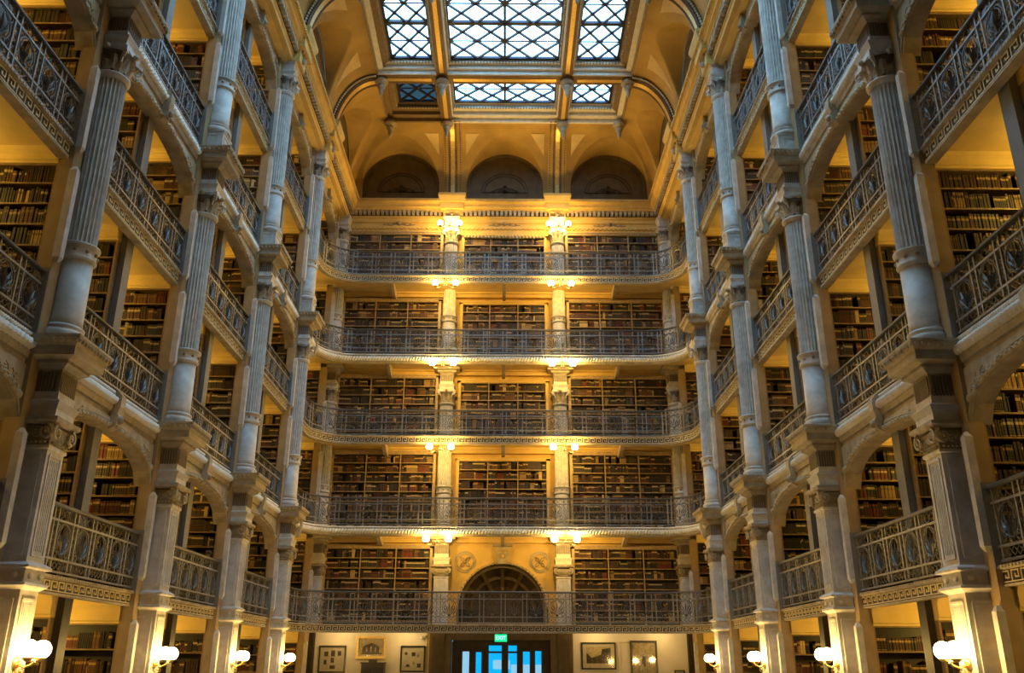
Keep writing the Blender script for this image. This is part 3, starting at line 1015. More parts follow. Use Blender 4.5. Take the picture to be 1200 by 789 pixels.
def ressaut(t, loc, rz, w=0.62):
    b = MB()
    b.box(-0.3, 0.20, -w * 0.52, w * 0.52, 17.62, 18.05); b.box(-0.3, 0.34, -w * 0.72, w * 0.72, 18.05, 18.36)
    b.stack([(0.40, w * 0.75, 18.36), (0.44, w * 0.8, 18.46), (0.48, w * 0.86, 18.56), (0.48, w * 0.86, 18.66), (0.42, w * 0.8, 18.70)], 0.0, 0.0)
    o = b.build('projecting_block', 'end_plaster', t, loc, rz)
    b = MB()
    for q in (-0.16, 0, 0.16): b.box(0.2, 0.26, q - 0.045, q + 0.045, 17.95, 18.05)
    b.ball((0.24, 0, 17.8), 0.09, 8, 5)
    b.build('block_ornament', 'pale_moulding', o)
for s, t in ((-1, cl), (1, cr)):
    for k in range(1, 5):
        ressaut(t, (s * CX, YC[k], 0), 0 if s < 0 else PI)
for s in (-1, 1):
    ressaut(ce, (s * 2.03 + 0.03, CYE, 0), -PI / 2)
# carved swags in the frieze of the end wall
for i, x in enumerate((-4.05, 0.03, 4.1)):
    t = thing('carved_swag', 'dark carved scroll ornament in the frieze over the %s top bookcase' % ('left', 'middle', 'right')[i], 'ornament', (x, CYE + 0.05, 17.55), 0, 'carved frieze ornaments')
    b = MB()
    for sg in (-1, 1):
        volute(b, (sg * 0.22, 0, 0.02), 0.07, (1, 0), sgn=sg, th=0.016); volute(b, (sg * 0.42, 0, -0.01), 0.05, (1, 0), sgn=-sg, th=0.014)
        b.tube([(sg * 0.05, 0, 0.02), (sg * 0.3, 0, -0.05), (sg * 0.62, 0, -0.02)], 0.02, 4)
    b.build('scroll', 'stone', t)
    b = MB(); b.ball((0, 0, 0.03), 0.1, 8, 6, 0.8); b.build('shell', 'stone', t)

# ------------------------------------------------------------------ coved ceiling (height of the plaster over each point of the plan)
def cove_z(X, Y):
    cxs = 5.95
    d1 = np.clip((cxs - np.abs(X)) / (cxs - 4.46), 0, 1); d2 = np.clip((30.30 - Y) / (30.30 - 28.36), 0, 1)
    H = SOFF - CORN
    c1 = CORN + H * np.sqrt(np.clip(1 - (1 - d1) ** 2.0, 0, 1)); c2 = CORN + H * np.sqrt(np.clip(1 - (1 - d2) ** 2.0, 0, 1))
    LR = 1.5
    def pen(u):
        return CORN + 0.80 + np.sqrt(np.clip(LR * LR - u * u, 0, None)) * 1.0 - np.where(np.abs(u) > LR, 9, 0) - 0.04
    pe = np.maximum.reduce([pen(X - c) for c in (-4.06, 0.03, 4.12)])
    yb = [(YC[0] + YC[1]) / 2 + 4.59 * i for i in range(-3, 5)]
    ps = np.maximum.reduce([pen(Y - c) for c in yb])
    return np.minimum(np.maximum(np.maximum(np.minimum(c1, c2), np.minimum(pe, c1)), np.minimum(ps, c2)), SOFF)
def grid(xs, ys):
    X, Y = np.meshgrid(xs, ys)
    Z = cove_z(X, Y)
    v = np.stack([X, Y, Z], -1).reshape(-1, 3)
    w, h = len(xs), len(ys)
    i = np.arange(h - 1)[:, None] * w + np.arange(w - 1)[None, :]
    f = np.stack([i, i + w, i + w + 1, i + 1], -1).reshape(-1, 4)
    me = bpy.data.meshes.new('ceiling'); me.from_pydata(v.tolist(), [], f.tolist())
    me.polygons.foreach_set('use_smooth', [True] * len(f))
    me.materials.append(MATS['cove_plaster']); me.update()
    return me
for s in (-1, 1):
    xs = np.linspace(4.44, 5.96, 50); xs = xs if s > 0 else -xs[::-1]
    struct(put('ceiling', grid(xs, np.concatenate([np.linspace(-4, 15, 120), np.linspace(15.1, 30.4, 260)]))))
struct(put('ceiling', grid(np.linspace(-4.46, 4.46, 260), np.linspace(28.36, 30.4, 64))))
# lighter panels painted and raised on the cove beside the lunettes
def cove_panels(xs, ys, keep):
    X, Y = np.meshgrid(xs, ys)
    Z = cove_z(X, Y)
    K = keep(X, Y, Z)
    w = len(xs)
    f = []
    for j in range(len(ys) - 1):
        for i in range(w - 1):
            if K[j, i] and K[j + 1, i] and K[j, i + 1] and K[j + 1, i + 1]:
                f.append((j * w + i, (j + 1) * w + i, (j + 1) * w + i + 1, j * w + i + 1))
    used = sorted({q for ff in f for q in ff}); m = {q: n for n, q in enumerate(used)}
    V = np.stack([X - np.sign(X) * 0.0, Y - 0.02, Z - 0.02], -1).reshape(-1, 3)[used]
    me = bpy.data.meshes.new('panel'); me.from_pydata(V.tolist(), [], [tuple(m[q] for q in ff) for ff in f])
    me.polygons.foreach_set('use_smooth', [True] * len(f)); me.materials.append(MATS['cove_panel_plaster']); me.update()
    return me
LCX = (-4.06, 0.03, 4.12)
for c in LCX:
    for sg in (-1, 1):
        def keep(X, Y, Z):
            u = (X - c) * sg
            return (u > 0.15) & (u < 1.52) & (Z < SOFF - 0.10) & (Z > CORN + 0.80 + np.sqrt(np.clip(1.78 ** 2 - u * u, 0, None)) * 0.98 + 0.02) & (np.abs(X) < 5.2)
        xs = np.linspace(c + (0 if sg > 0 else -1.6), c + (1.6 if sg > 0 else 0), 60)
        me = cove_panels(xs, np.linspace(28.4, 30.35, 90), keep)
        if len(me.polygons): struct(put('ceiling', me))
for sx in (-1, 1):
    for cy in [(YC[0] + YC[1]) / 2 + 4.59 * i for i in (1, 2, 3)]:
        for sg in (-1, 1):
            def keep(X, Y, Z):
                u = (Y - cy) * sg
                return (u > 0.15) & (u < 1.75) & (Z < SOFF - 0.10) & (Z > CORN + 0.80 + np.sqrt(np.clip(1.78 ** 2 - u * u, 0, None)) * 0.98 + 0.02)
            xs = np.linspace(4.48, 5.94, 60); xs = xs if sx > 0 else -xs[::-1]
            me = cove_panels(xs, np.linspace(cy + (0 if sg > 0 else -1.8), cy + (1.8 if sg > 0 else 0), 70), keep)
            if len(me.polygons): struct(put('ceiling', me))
# roof slab above the cove, open over the skylight; upper walls behind the cove
b = MB()
for s in (-1, 1):
    x0, x1 = sorted((s * 4.46, s * 6.3)); b.box(x0, x1, -4.2, 31, 21.42, 21.6)
    x0, x1 = sorted((s * 6.0, s * 6.3)); b.box(x0, x1, -4.2, 31, CORN - 0.5, 21.42)
b.box(-4.46, 4.46, 28.4, 31, 21.42, 21.6); b.box(-6.3, 6.3, 30.75, 31, CORN - 0.2, 21.42); b.box(-6.3, 6.3, -4.4, -4.2, 18, 21.6)
struct(b.build('ceiling', 'dark_lunette_brown'))

# lunettes in the end wall
for i, cx in enumerate((-4.06, 0.03, 4.12)):
    t = thing('lunette', 'dark half-round lunette with carved crest, %s of the three over the end wall' % ('left', 'middle', 'right')[i], 'lunette', (cx, 30.42, CORN), 0, 'lunettes over the end wall')
    def stilted(r, n=28, st=0.80):
        return [(-r, 0.0)] + [(r * math.cos(PI - PI * q / n), st + r * math.sin(PI * q / n)) for q in range(n + 1)] + [(r, 0.0)]
    b = MB(); b.prism(stilted(1.5), 'y', 0.0, 0.06); b.build('tympanum', 'dark_lunette_brown', t)
    b = MB(); A, B2 = stilted(1.5), stilted(1.36)
    b.strip([(x, -0.06, z) for x, z in A], [(x, -0.06, z) for x, z in B2]); b.strip([(x, -0.06, z) for x, z in B2], [(x, 0.0, z) for x, z in B2])
    b.build('archivolt', 'dark_lunette_brown', t)
    b = MB()
    for q in range(41):
        a0 = PI * q / 40
        b.ball((1.43 * math.cos(a0), -0.07, 0.80 + 1.43 * math.sin(a0)), 0.028, 5, 3)
    o = b.build('bead_row', 'stone', t); o['kind'] = 'stuff'
    b = MB()
    for r in (0.92, 0.80):
        P = [(-r, 0.55)] + [(r * math.cos(PI - PI * q / 20), 0.55 + r * 0.92 * math.sin(PI * q / 20)) for q in range(21)]
        b.tube([(x, -0.01, z) for x, z in P] , 0.018, 4, closed=True)
    b.build('inner_arch', 'lunette_ornament', t)
    b = MB()
    for sg in (-1, 1):
        volute(b, (sg * 0.2, -0.01, 0.62), 0.1, (1, 0), sgn=sg, th=0.02); volute(b, (sg * 0.45, -0.01, 0.56), 0.07, (1, 0), sgn=-sg, th=0.018)
        b.tube([(0, -0.01, 0.75), (sg * 0.25, -0.01, 0.72), (sg * 0.62, -0.01, 0.52)], 0.02, 4)
    b.ball((0, -0.01, 0.8), 0.08, 8, 5); b.ball((0, -0.01, 0.62), 0.11, 8, 5)
    b.build('crest', 'lunette_ornament', t)
# vertical straps between the lunettes, with gold panels
for i, x in enumerate((-2.0, 2.07)):
    t = thing('wall_strap', 'beaded strap with gold panel rising between lunettes, %s one' % ('left', 'right')[i], 'strap', (x, 30.2, 0), 0, 'gilded straps between lunettes')
    prof = []
    for q in range(13):
        a0 = PI / 2 * q / 12
        prof.append((-1.9 * (1 - math.cos(a0)), CORN + (SOFF - CORN) * math.sin(a0)))
    def band(x0, x1, d):
        b = MB()
        b.strip([(x0, y - d + 0.06, z) for y, z in prof], [(x1, y - d + 0.06, z) for y, z in prof])
        for xx in (x0, x1):
            b.strip([(xx, y - d + 0.06, z) for y, z in prof], [(xx, y + 0.1, z) for y, z in prof])
        return b
    band(-0.36, 0.36, 0.10).build('band', 'cove_plaster', t)
    band(-0.17, 0.17, 0.15).build('raised_band', 'beam_brown', t)
    band(-0.08, 0.08, 0.17).build('gold_panel', 'gilding', t)
    b = MB()
    for xx in (-0.29, 0.29):
        for q in range(36):
            a0 = PI / 2 * (q + 0.5) / 36
            b.ball((xx, -1.9 * (1 - math.cos(a0)) - 0.05, CORN + (SOFF - CORN) * math.sin(a0)), 0.028, 5, 3)
    o = b.build('bead_row', 'dark_lunette_brown', t); o['kind'] = 'stuff'
# transverse ribs on the side coves
for s in (-1, 1):
    for k in (2, 3, 4):
        yy = {2: 16.5, 3: 21.1, 4: 25.72}[k]
        t = thing('ceiling_rib', 'beaded curved rib with gilded soffit, %s cove, over the %s column' % (SIDE[s], PIERN[k]), 'rib', (s * 5.97, yy, 0), 0 if s < 0 else PI, 'curved ribs of the coved ceiling')
        def rp(d, n=16):
            return [((1.54 - d) * (1 - math.cos(PI / 2 * q / n)) + d, CORN + 0.02 + (SOFF - CORN - d) * math.sin(PI / 2 * q / n)) for q in range(n + 1)]
        A, B2 = rp(0.0), rp(0.16)
        b = MB(); b.strip([(x, -0.24, z) for x, z in A], [(x, -0.24, z) for x, z in B2]); b.strip([(x, 0.24, z) for x, z in A], [(x, 0.24, z) for x, z in B2])
        b.strip([(x, -0.24, z) for x, z in B2], [(x, 0.24, z) for x, z in B2]); b.build('rib', 'rib_brown', t)
        b = MB(); C2 = rp(0.175); b.strip([(x, -0.10, z) for x, z in C2], [(x, 0.10, z) for x, z in C2]); b.build('gold_soffit', 'gilding', t)
        b = MB()
        for sg in (-1, 1):
            for q in range(1, 34):
                a0 = PI / 2 * q / 34
                b.ball((1.46 * (1 - math.cos(a0)) + 0.08, sg * 0.25, CORN + (SOFF - CORN - 0.08) * math.sin(a0)), 0.042, 6, 4)
        o = b.build('bead_row', 'rope_white', t); o['kind'] = 'stuff'
        b = MB(); b.stack([(0.16, 0.27, CORN - 0.14), (0.20, 0.31, CORN - 0.02), (0.24, 0.34, CORN + 0.06), (0.24, 0.34, CORN + 0.16)], 0.2, 0); b.build('springer', 'end_plaster', t)

# ------------------------------------------------------------------ skylight
XB = [(-4.46, -2.36), (-1.99, 2.03), (2.37, 4.50)]
ROWS = [(25.95, 28.36), (21.35, 25.48), (16.75, 20.88), (12.15, 16.28), (7.55, 11.68)]
b = MB()
for x0, x1 in ((-2.36, -1.99), (2.03, 2.37)):
    b.box(x0, x1, -1.7, 28.4, SOFF - 0.02, SOFF + 0.46)
bo = thing('skylight_beams', 'brown moulded beams with gold soffits dividing the skylight into bays', 'beam')
b.build('long_beam', 'beam_brown', bo)
for y0, y1 in ((25.48, 25.95), (20.88, 21.35), (16.28, 16.75), (11.68, 12.15), (-4.2, 7.55)):  # last one is no beam: unseen solid cover added to cut daylight
    b = MB(); b.box(-4.5, 4.5, y0, y1, SOFF - 0.03, SOFF + 0.46); cb = b.build('cross_beam', 'beam_brown', bo)
    if y0 > 15:
        for xa, xb in XB:
            g = MB(); g.box(xa + 0.2, xb - 0.2, (y0 + y1) / 2 - 0.08, (y0 + y1) / 2 + 0.08, SOFF - 0.05, SOFF - 0.02); g.build('gold_soffit', 'gilding', cb)
for i, (x0, x1) in enumerate(((-2.36, -1.99), (2.03, 2.37))):
    for y0, y1 in ROWS[:3]:
        g = MB(); g.box((x0 + x1) / 2 - 0.07, (x0 + x1) / 2 + 0.07, y0 + 0.15, y1 - 0.15, SOFF - 0.04, SOFF - 0.01); g.build('gold_soffit', 'gilding', bo)
def pane_obj(parent, pts, z, m):
    b = MB(); b.prism(pts, 'z', z, z + 0.02)
    b.build('pane', m, parent)
wn = 0
for ri, (y0, y1) in enumerate(ROWS):
    for ci, (x0, x1) in enumerate(XB):
        wn += 1
        w = bpy.data.objects.new('window_%d' % wn, None); COL.objects.link(w); struct(w)
        zg = SOFF + (0.46 if ri else 0.52)
        ml, mr_ = (0.55, 0.13) if ci == 0 else (0.13, 0.13) if ci == 1 else (0.13, 0.55)
        gx0, gx1, gy0, gy1 = x0 + ml, x1 - mr_, y0 + 0.2, y1 - (0.34 if ri else 0.62)
        # stepped reveal
        ring = [(x0, x1, y0, y1, SOFF - 0.02)]
        steps = []
        for u, zz in ((0.12, 0.0), (0.12, 0.14), (0.45, 0.16), (0.45, 0.30), (0.8, 0.32), (0.8, 0.44), (1.0, zg - SOFF)):
            steps.append((x0 + (gx0 - x0) * u, x1 + (gx1 - x1) * u, y0 + (gy0 - y0) * u, y1 + (gy1 - y1) * u, SOFF + zz))
        b = MB(); n0 = len(b.v)
        for a0, a1, c0, c1, zz in ring + steps:
            b.v += [(a0, c0, zz), (a1, c0, zz), (a1, c1, zz), (a0, c1, zz)]
        b2 = MB(); b2.v = list(b.v)
        for j in range(len(steps)):
            for q in range(4):
                (b2 if q == 2 or j == 2 else b).quad(n0 + j * 4 + q, n0 + j * 4 + (q + 1) % 4, n0 + j * 4 + 4 + (q + 1) % 4, n0 + j * 4 + 4 + q)  # far side made pale: sky light on it put into the colour
        b.build('frame', 'skylight_frame', w)
        b2.build('far_reveal', 'rope_white' if not (ri == 0 and ci == 0) else 'skylight_frame', w)
        if ri < 3:
            b = MB()
            ax0, ax1, ay0, ay1, az = steps[-3]
            for q in range(int((ax1 - ax0) / 0.11)):
                xx = ax0 + 0.05 + q * 0.11
                b.box(xx, xx + 0.06, ay1 - 0.04, ay1 + 0.03, az - 0.03, az + 0.04)
            for q in range(int((ay1 - ay0) / 0.11)):
                yy = ay0 + 0.05 + q * 0.11
                for xx in (ax0, ax1): b.box(xx - 0.03, xx + 0.03, yy, yy + 0.06, az - 0.03, az + 0.04)
            o = b.build('egg_and_dart', 'pale_moulding', w); o['kind'] = 'stuff'
        gm = 'shaded_glass' if (ri == 0 and ci == 0) else 'skylight_glass'
        if ri > 2:
            b = MB(); b.box(gx0, gx1, gy0, gy1, zg, zg + 0.02); b.build('pane', gm, w)
            continue
        cols = [(gx0, gx1)] if ci != 1 else [(gx0, (gx0 + gx1) / 2), ((gx0 + gx1) / 2, gx1)]
        rws = [(gy0, gy1)] if ri == 0 else [(gy0, (gy0 + gy1) / 2), ((gy0 + gy1) / 2, gy1)]
        bar = MB(); thin = MB()
        if ci == 1: bar.box(cols[0][1] - 0.045, cols[0][1] + 0.045, gy0, gy1, zg - 0.06, zg + 0.04)
        for q0, q1 in rws[:-1]: bar.box(gx0, gx1, q1 - 0.07, q1 + 0.07, zg - 0.06, zg + 0.04)
        bar.box(gx0 - 0.03, gx1 + 0.03, gy1 - 0.05, gy1 + 0.03, zg - 0.05, zg + 0.04); bar.box(gx0 - 0.03, gx1 + 0.03, gy0 - 0.03, gy0 + 0.05, zg - 0.05, zg + 0.04)
        bar.box(gx0 - 0.03, gx0 + 0.05, gy0, gy1, zg - 0.05, zg + 0.04); bar.box(gx1 - 0.05, gx1 + 0.03, gy0, gy1, zg - 0.05, zg + 0.04)
        for c0, c1 in cols:
            for q0, q1 in rws:
                cw, rh = (c1 - c0) / 2, (q1 - q0) / 2
                thin.box(c0, c1, q0 + rh - 0.022, q0 + rh + 0.022, zg - 0.03, zg)
                for r_ in range(2):
                    ya, yb, ym = q0 + r_ * rh, q0 + (r_ + 1) * rh, q0 + (r_ + 0.5) * rh
                    for c_ in range(2):
                        xa, xb, xm = c0 + c_ * cw, c0 + (c_ + 1) * cw, c0 + (c_ + 0.5) * cw
                        thin.bar((xa, ya, zg - 0.012), (xb, yb, zg - 0.012), 0.048); thin.bar((xa, yb, zg - 0.012), (xb, ya, zg - 0.012), 0.048)
                        pane_obj(w, [(xa, ya), (xb, ya), (xm, ym)], zg, gm); pane_obj(w, [(xa, yb), (xm, ym), (xb, yb)], zg, gm)
                    pane_obj(w, [(c0, ya), (c0 + cw / 2, ym), (c0, yb)], zg, gm); pane_obj(w, [(c1, ya), (c1, yb), (c1 - cw / 2, ym)], zg, gm)
                    pane_obj(w, [(c0 + cw, ya), (c0 + cw * 1.5, ym), (c0 + cw, yb), (c0 + cw / 2, ym)], zg, gm)
        bar.build('glazing_bar', 'lattice_iron', w); thin.build('lattice', 'lattice_iron', w)
# pendants where the beams cross
def make_pendant():
    t = thing('ceiling_pendant', 'x', 'pendant', group='turned pendants under the skylight beams')
    b = MB(); b.lathe([(0.20, 0.0), (0.20, -0.06), (0.24, -0.10), (0.24, -0.14), (0.18, -0.2), (0.12, -0.26)], 16); b.build('collar', 'pale_moulding', t)
    b = MB(); b.lathe([(0.12, -0.25), (0.15, -0.30), (0.13, -0.36), (0.07, -0.45), (0.085, -0.5), (0.06, -0.62), (0.025, -0.72)], 14); b.build('drop', 'pale_moulding', t)
    return t
PEN = make_pendant(); first = True
for y, yn in ((28.28, 'by the end wall'), (25.72, 'above the fourth columns'), (21.1, 'nearest the camera')):
    for x, xn in ((-4.3, 'far left'), (-2.17, 'middle left'), (2.2, 'middle right'), (4.34, 'far right')):
        lab = 'pale turned pendant under the skylight beams, row %s, %s' % (yn, xn)
        if first: PEN.location = (x, y, SOFF - 0.02); PEN['label'] = lab; first = False
        else: dup(PEN, (x, y, SOFF - 0.02), 0, lab)

# ------------------------------------------------------------------ bookcases
random.seed(7)
PALETTE = [((0.0225, 0.0097, 0.0060), 'dark brown'), ((0.0488, 0.0195, 0.0083), 'brown'), ((0.1200, 0.0488, 0.0165), 'tan'), ((0.0675, 0.0090, 0.0060), 'maroon'), ((0.1425, 0.0210, 0.0090), 'red'),
           ((0.0075, 0.0053, 0.0045), 'black'), ((0.0135, 0.0083, 0.0060), 'very dark brown'), ((0.0105, 0.0180, 0.0090), 'dark green'), ((0.2850, 0.1805, 0.0665), 'pale calf'), ((0.5225, 0.3800, 0.1710), 'cream'), ((0.0300, 0.0203, 0.0090), 'olive brown'), ((0.0090, 0.0112, 0.0195), 'navy')]
WEIGHT = [18, 15, 11, 10, 5, 15, 20, 1, 6, 2, 3, 1]
GOLD = [(0.50, 0.32, 0.09), (0.20, 0.11, 0.03), (0.03, 0.015, 0.008), (0.62, 0.48, 0.24), (0.02, 0.012, 0.008)]
TH = [0.026, 0.034, 0.042, 0.052, 0.064]
HT = [0.21, 0.235, 0.255, 0.275]
BOOKS = []          # (case, row, index in row, x, y(front), z, facing, thickness, height, colour, gold, depth)
CASES = []
def fill_row(case, row, x0, x1, yfront, z, hmax, rnd, depth=0.19, big=1.0, gap=0.06):
    x = x0 + 0.008
    i = 0
    run_c = rnd.choices(range(len(PALETTE)), WEIGHT)[0]; run_n = rnd.randint(1, 4); run_h = rnd.choice(HT); run_t = rnd.choice(TH); run_g = rnd.randrange(5)
    while True:
        if run_n == 0:
            run_c = rnd.choices(range(len(PALETTE)), WEIGHT)[0]; run_n = rnd.choice((1, 1, 1, 2, 2, 3, 4, 7)); run_h = rnd.choice(HT); run_t = rnd.choice(TH); run_g = rnd.randrange(5)
            if rnd.random() < gap: x += rnd.uniform(0.03, 0.14)
        run_n -= 1
        t = run_t * big; h = min(run_h * big, hmax)
        if x + t > x1 - 0.01: break
        BOOKS.append((case, row, i, x, yfront + rnd.choice((0.0, 0.006, 0.012)), z, t, h, run_c, run_g, depth))
        x += t + 0.0015
        i += 1
SHELF_MESH = {}
def bookcase(cid, name, label, x0, x1, yfront, z0, ztop, rows, pitch, depth, divs, group, mats=('case_wood', 'shelf_wood'), bulk=None, where=None):
    """faces -Y, front plane at yfront"""
    cx = (x0 + x1) / 2
    t = thing(name, label, 'bookcase', (cx, yfront, z0), 0, group)
    hw = (x1 - x0) / 2
    H = ztop - z0
    key = (round(hw, 3), round(H, 3), depth, tuple(divs), mats)
    if key not in SHELF_MESH:
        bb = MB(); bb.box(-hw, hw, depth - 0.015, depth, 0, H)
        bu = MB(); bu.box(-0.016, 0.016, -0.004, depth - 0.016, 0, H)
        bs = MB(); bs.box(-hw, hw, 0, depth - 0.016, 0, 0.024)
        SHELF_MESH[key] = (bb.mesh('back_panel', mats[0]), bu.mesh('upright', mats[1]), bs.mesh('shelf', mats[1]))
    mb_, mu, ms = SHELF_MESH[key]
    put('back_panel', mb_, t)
    for d in divs: put('upright', mu, t, (d, 0, 0))
    put('shelf', ms, t, (0, 0, H - 0.024))
    rnd = random.Random(cid * 131 + 5)
    edges = sorted(divs)
    for r in range(rows):
        z = ztop - pitch * (r + 1)
        if z < z0 + 0.02: break
        put('shelf', ms, t, (0, 0, z - z0))
        for e0, e1 in zip(edges, edges[1:]):
            fill_row(cid, r, cx + e0 + 0.016, cx + e1 - 0.016, yfront + 0.02, z + 0.025, pitch - 0.045, rnd, min(0.19, depth - 0.05))
    if bulk:
        b = MB(); b.prism([(-0.03, 0), (-0.03, 0.03), (-0.055, 0.05), (-0.055, bulk * 0.55), (-0.09, bulk * 0.7), (-0.09, bulk * 0.85), (-0.12, bulk), (depth, bulk), (depth, 0)], 'x', -hw, hw)
        b.build('cornice_board', 'yellow_plaster', t, (0, 0, H))
    CASES.append((cid, where))
    return t
cid = 0
for s in (-1, 1):
    for k in range(1, 6):
        for l in range(0, 6):
            cid += 1
            zf = 0.0 if l == 0 else LV[l][0]
            zc = CEIL[l]
            bk = 0.24 if l else 0.42
            x0, x1 = sorted((s * 6.47, s * 9.35))
            ztop = zc - bk
            hw = (x1 - x0) / 2
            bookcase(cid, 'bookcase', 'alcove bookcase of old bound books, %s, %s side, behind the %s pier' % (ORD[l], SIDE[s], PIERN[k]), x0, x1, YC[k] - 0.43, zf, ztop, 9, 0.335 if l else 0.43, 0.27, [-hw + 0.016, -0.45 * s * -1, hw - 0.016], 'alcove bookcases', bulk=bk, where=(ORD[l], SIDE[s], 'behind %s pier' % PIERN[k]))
    for k in range(0, 5):
        ym = (YC[k] + YC[k + 1]) / 2
        for l in range(0, 6):
            cid += 1
            zf = 0.0 if l == 0 else LV[l][0]
            zc = CEIL[l]; bk = 0.24 if l else 0.42
            x0, x1 = sorted((s * 6.63, s * 9.35)); hw = (x1 - x0) / 2
            bookcase(cid, 'bookcase', 'bookcase behind the grey mid-bay post, %s, %s side, %s bay' % (ORD[l], SIDE[s], BAYN[k]), x0, x1, ym - 0.23, zf, zc - bk, 9, 0.335 if l else 0.43, 0.20, [-hw + 0.016, 0, hw - 0.016], 'mid-bay bookcases', bulk=bk, where=(ORD[l], SIDE[s], 'mid-bay case, %s bay' % BAYN[k]))
TOPZ = {1: (5.27, None), 2: (8.50, 8.27), 3: (11.30, 11.12), 4: (14.28, 14.18), 5: (17.08, 16.95)}
for l in range(1, 6):
    for i, (xa, xb) in enumerate(((-5.93, -2.36), (-1.55, 1.59), (2.40, 5.96))):
        zt = TOPZ[l][1 if i == 1 else 0]
        if zt is None: continue
        cid += 1
        hw = (xb - xa) / 2
        t = bookcase(cid, 'bookcase', 'three-section bookcase on the end wall, %s, %s' % (ORD[l], ('left of the columns', 'between the two columns', 'right of the columns')[i]), xa, xb, YW - 0.26, LV[l][0], zt, 9, 0.335, 0.255,
                     [-hw + 0.016, -hw / 3, hw / 3, hw - 0.016], 'bookcases on the end wall', mats=('case_wood', 'end_case_wood'))
        H = zt - LV[l][0]
        b = MB()
        for sg in (-1, 1): b.box(sg * hw - 0.05, sg * hw + 0.05, -0.03, 0.25, 0, H + 0.06)
        b.box(-hw - 0.05, hw + 0.05, -0.03, 0.25, H, H + 0.06); b.box(-hw - 0.09, hw + 0.09, -0.06, 0.25, H + 0.06, H + 0.10)
        b.build('surround', 'end_case_wood' if i != 1 else 'end_plaster', t)
        if i == 1 and l == 5:
            b = MB()
            for q in range(24): b.ball((-hw + 0.066 + q * (2 * hw - 0.13) / 23, -0.05, H + 0.0), 0.06, 8, 5)
            b.build('scalloped_pelmet', 'pale_moulding', t)

# ------------------------------------------------------------------ books
BOOK_MESH = {}
def book_geo(t, h, d):
    # rounded spine facing -Y, origin at the lower left front corner
    v = [(0, 0.008, 0), (t * 0.2, 0.001, 0), (t * 0.8, 0.001, 0), (t, 0.008, 0), (t, d, 0), (0, d, 0)]
    v = v + [(x, y, h) for x, y, _ in v]
    f = [(0, 1, 7, 6), (1, 2, 8, 7), (2, 3, 9, 8), (3, 4, 10, 9), (5, 0, 6, 11), (6, 7, 8, 9, 10, 11)]
    return v, f
def book_mesh(t, h, d, c, g):
    key = (round(t, 4), round(h, 4), round(d, 3), c, g)
    if key in BOOK_MESH: return BOOK_MESH[key]
    v, f = book_geo(t, h, d)
    me = bpy.data.meshes.new('book'); me.from_pydata(v, [], f)
    finish_books(me, [c], [g], [h], [0.0], [len(f)])
    BOOK_MESH[key] = me
    return me
def finish_books(me, cs, gs, hs, zs, nf):
    nl = len(me.loops)
    uv = me.uv_layers.new(name='UVMap')
    vi = np.empty(nl, np.int32); me.loops.foreach_get('vertex_index', vi)
    co = np.empty(len(me.vertices) * 3, np.float32); me.vertices.foreach_get('co', co)
    z = co.reshape(-1, 3)[:, 2]
    bi = np.arange(len(me.vertices)) // 12
    hh = np.array(hs, np.float32)[bi]; zz = np.array(zs, np.float32)[bi]
    vv = (z - zz) / hh
    # only the spine quads (first three of six faces) carry lettering
    ls = np.empty(len(me.polygons), np.int32); lt = np.empty(len(me.polygons), np.int32)
    me.polygons.foreach_get('loop_start', ls); me.polygons.foreach_get('loop_total', lt)
    spine = np.zeros(nl, bool)
    for q in range(3):
        st = ls[q::6]
        for j in range(4): spine[st + j] = True
    u = np.zeros((nl, 2), np.float32)
    u[:, 1] = np.where(spine, np.clip(vv[vi], 0.0011, 1), 0.0)
    uv.data.foreach_set('uv', u.ravel())
    ca = np.array([(*PALETTE[c][0], 1) for c in cs], np.float32)[bi]
    ga = np.array([(*GOLD[g], 1) for g in gs], np.float32)[bi]
    a = me.attributes.new('binding', 'FLOAT_COLOR', 'POINT'); a.data.foreach_set('color', ca.ravel())
    a = me.attributes.new('lettering', 'FLOAT_COLOR', 'POINT'); a.data.foreach_set('color', ga.ravel())
    me.materials.append(MATS['book']); me.update()
CASE_LABEL = dict(CASES)
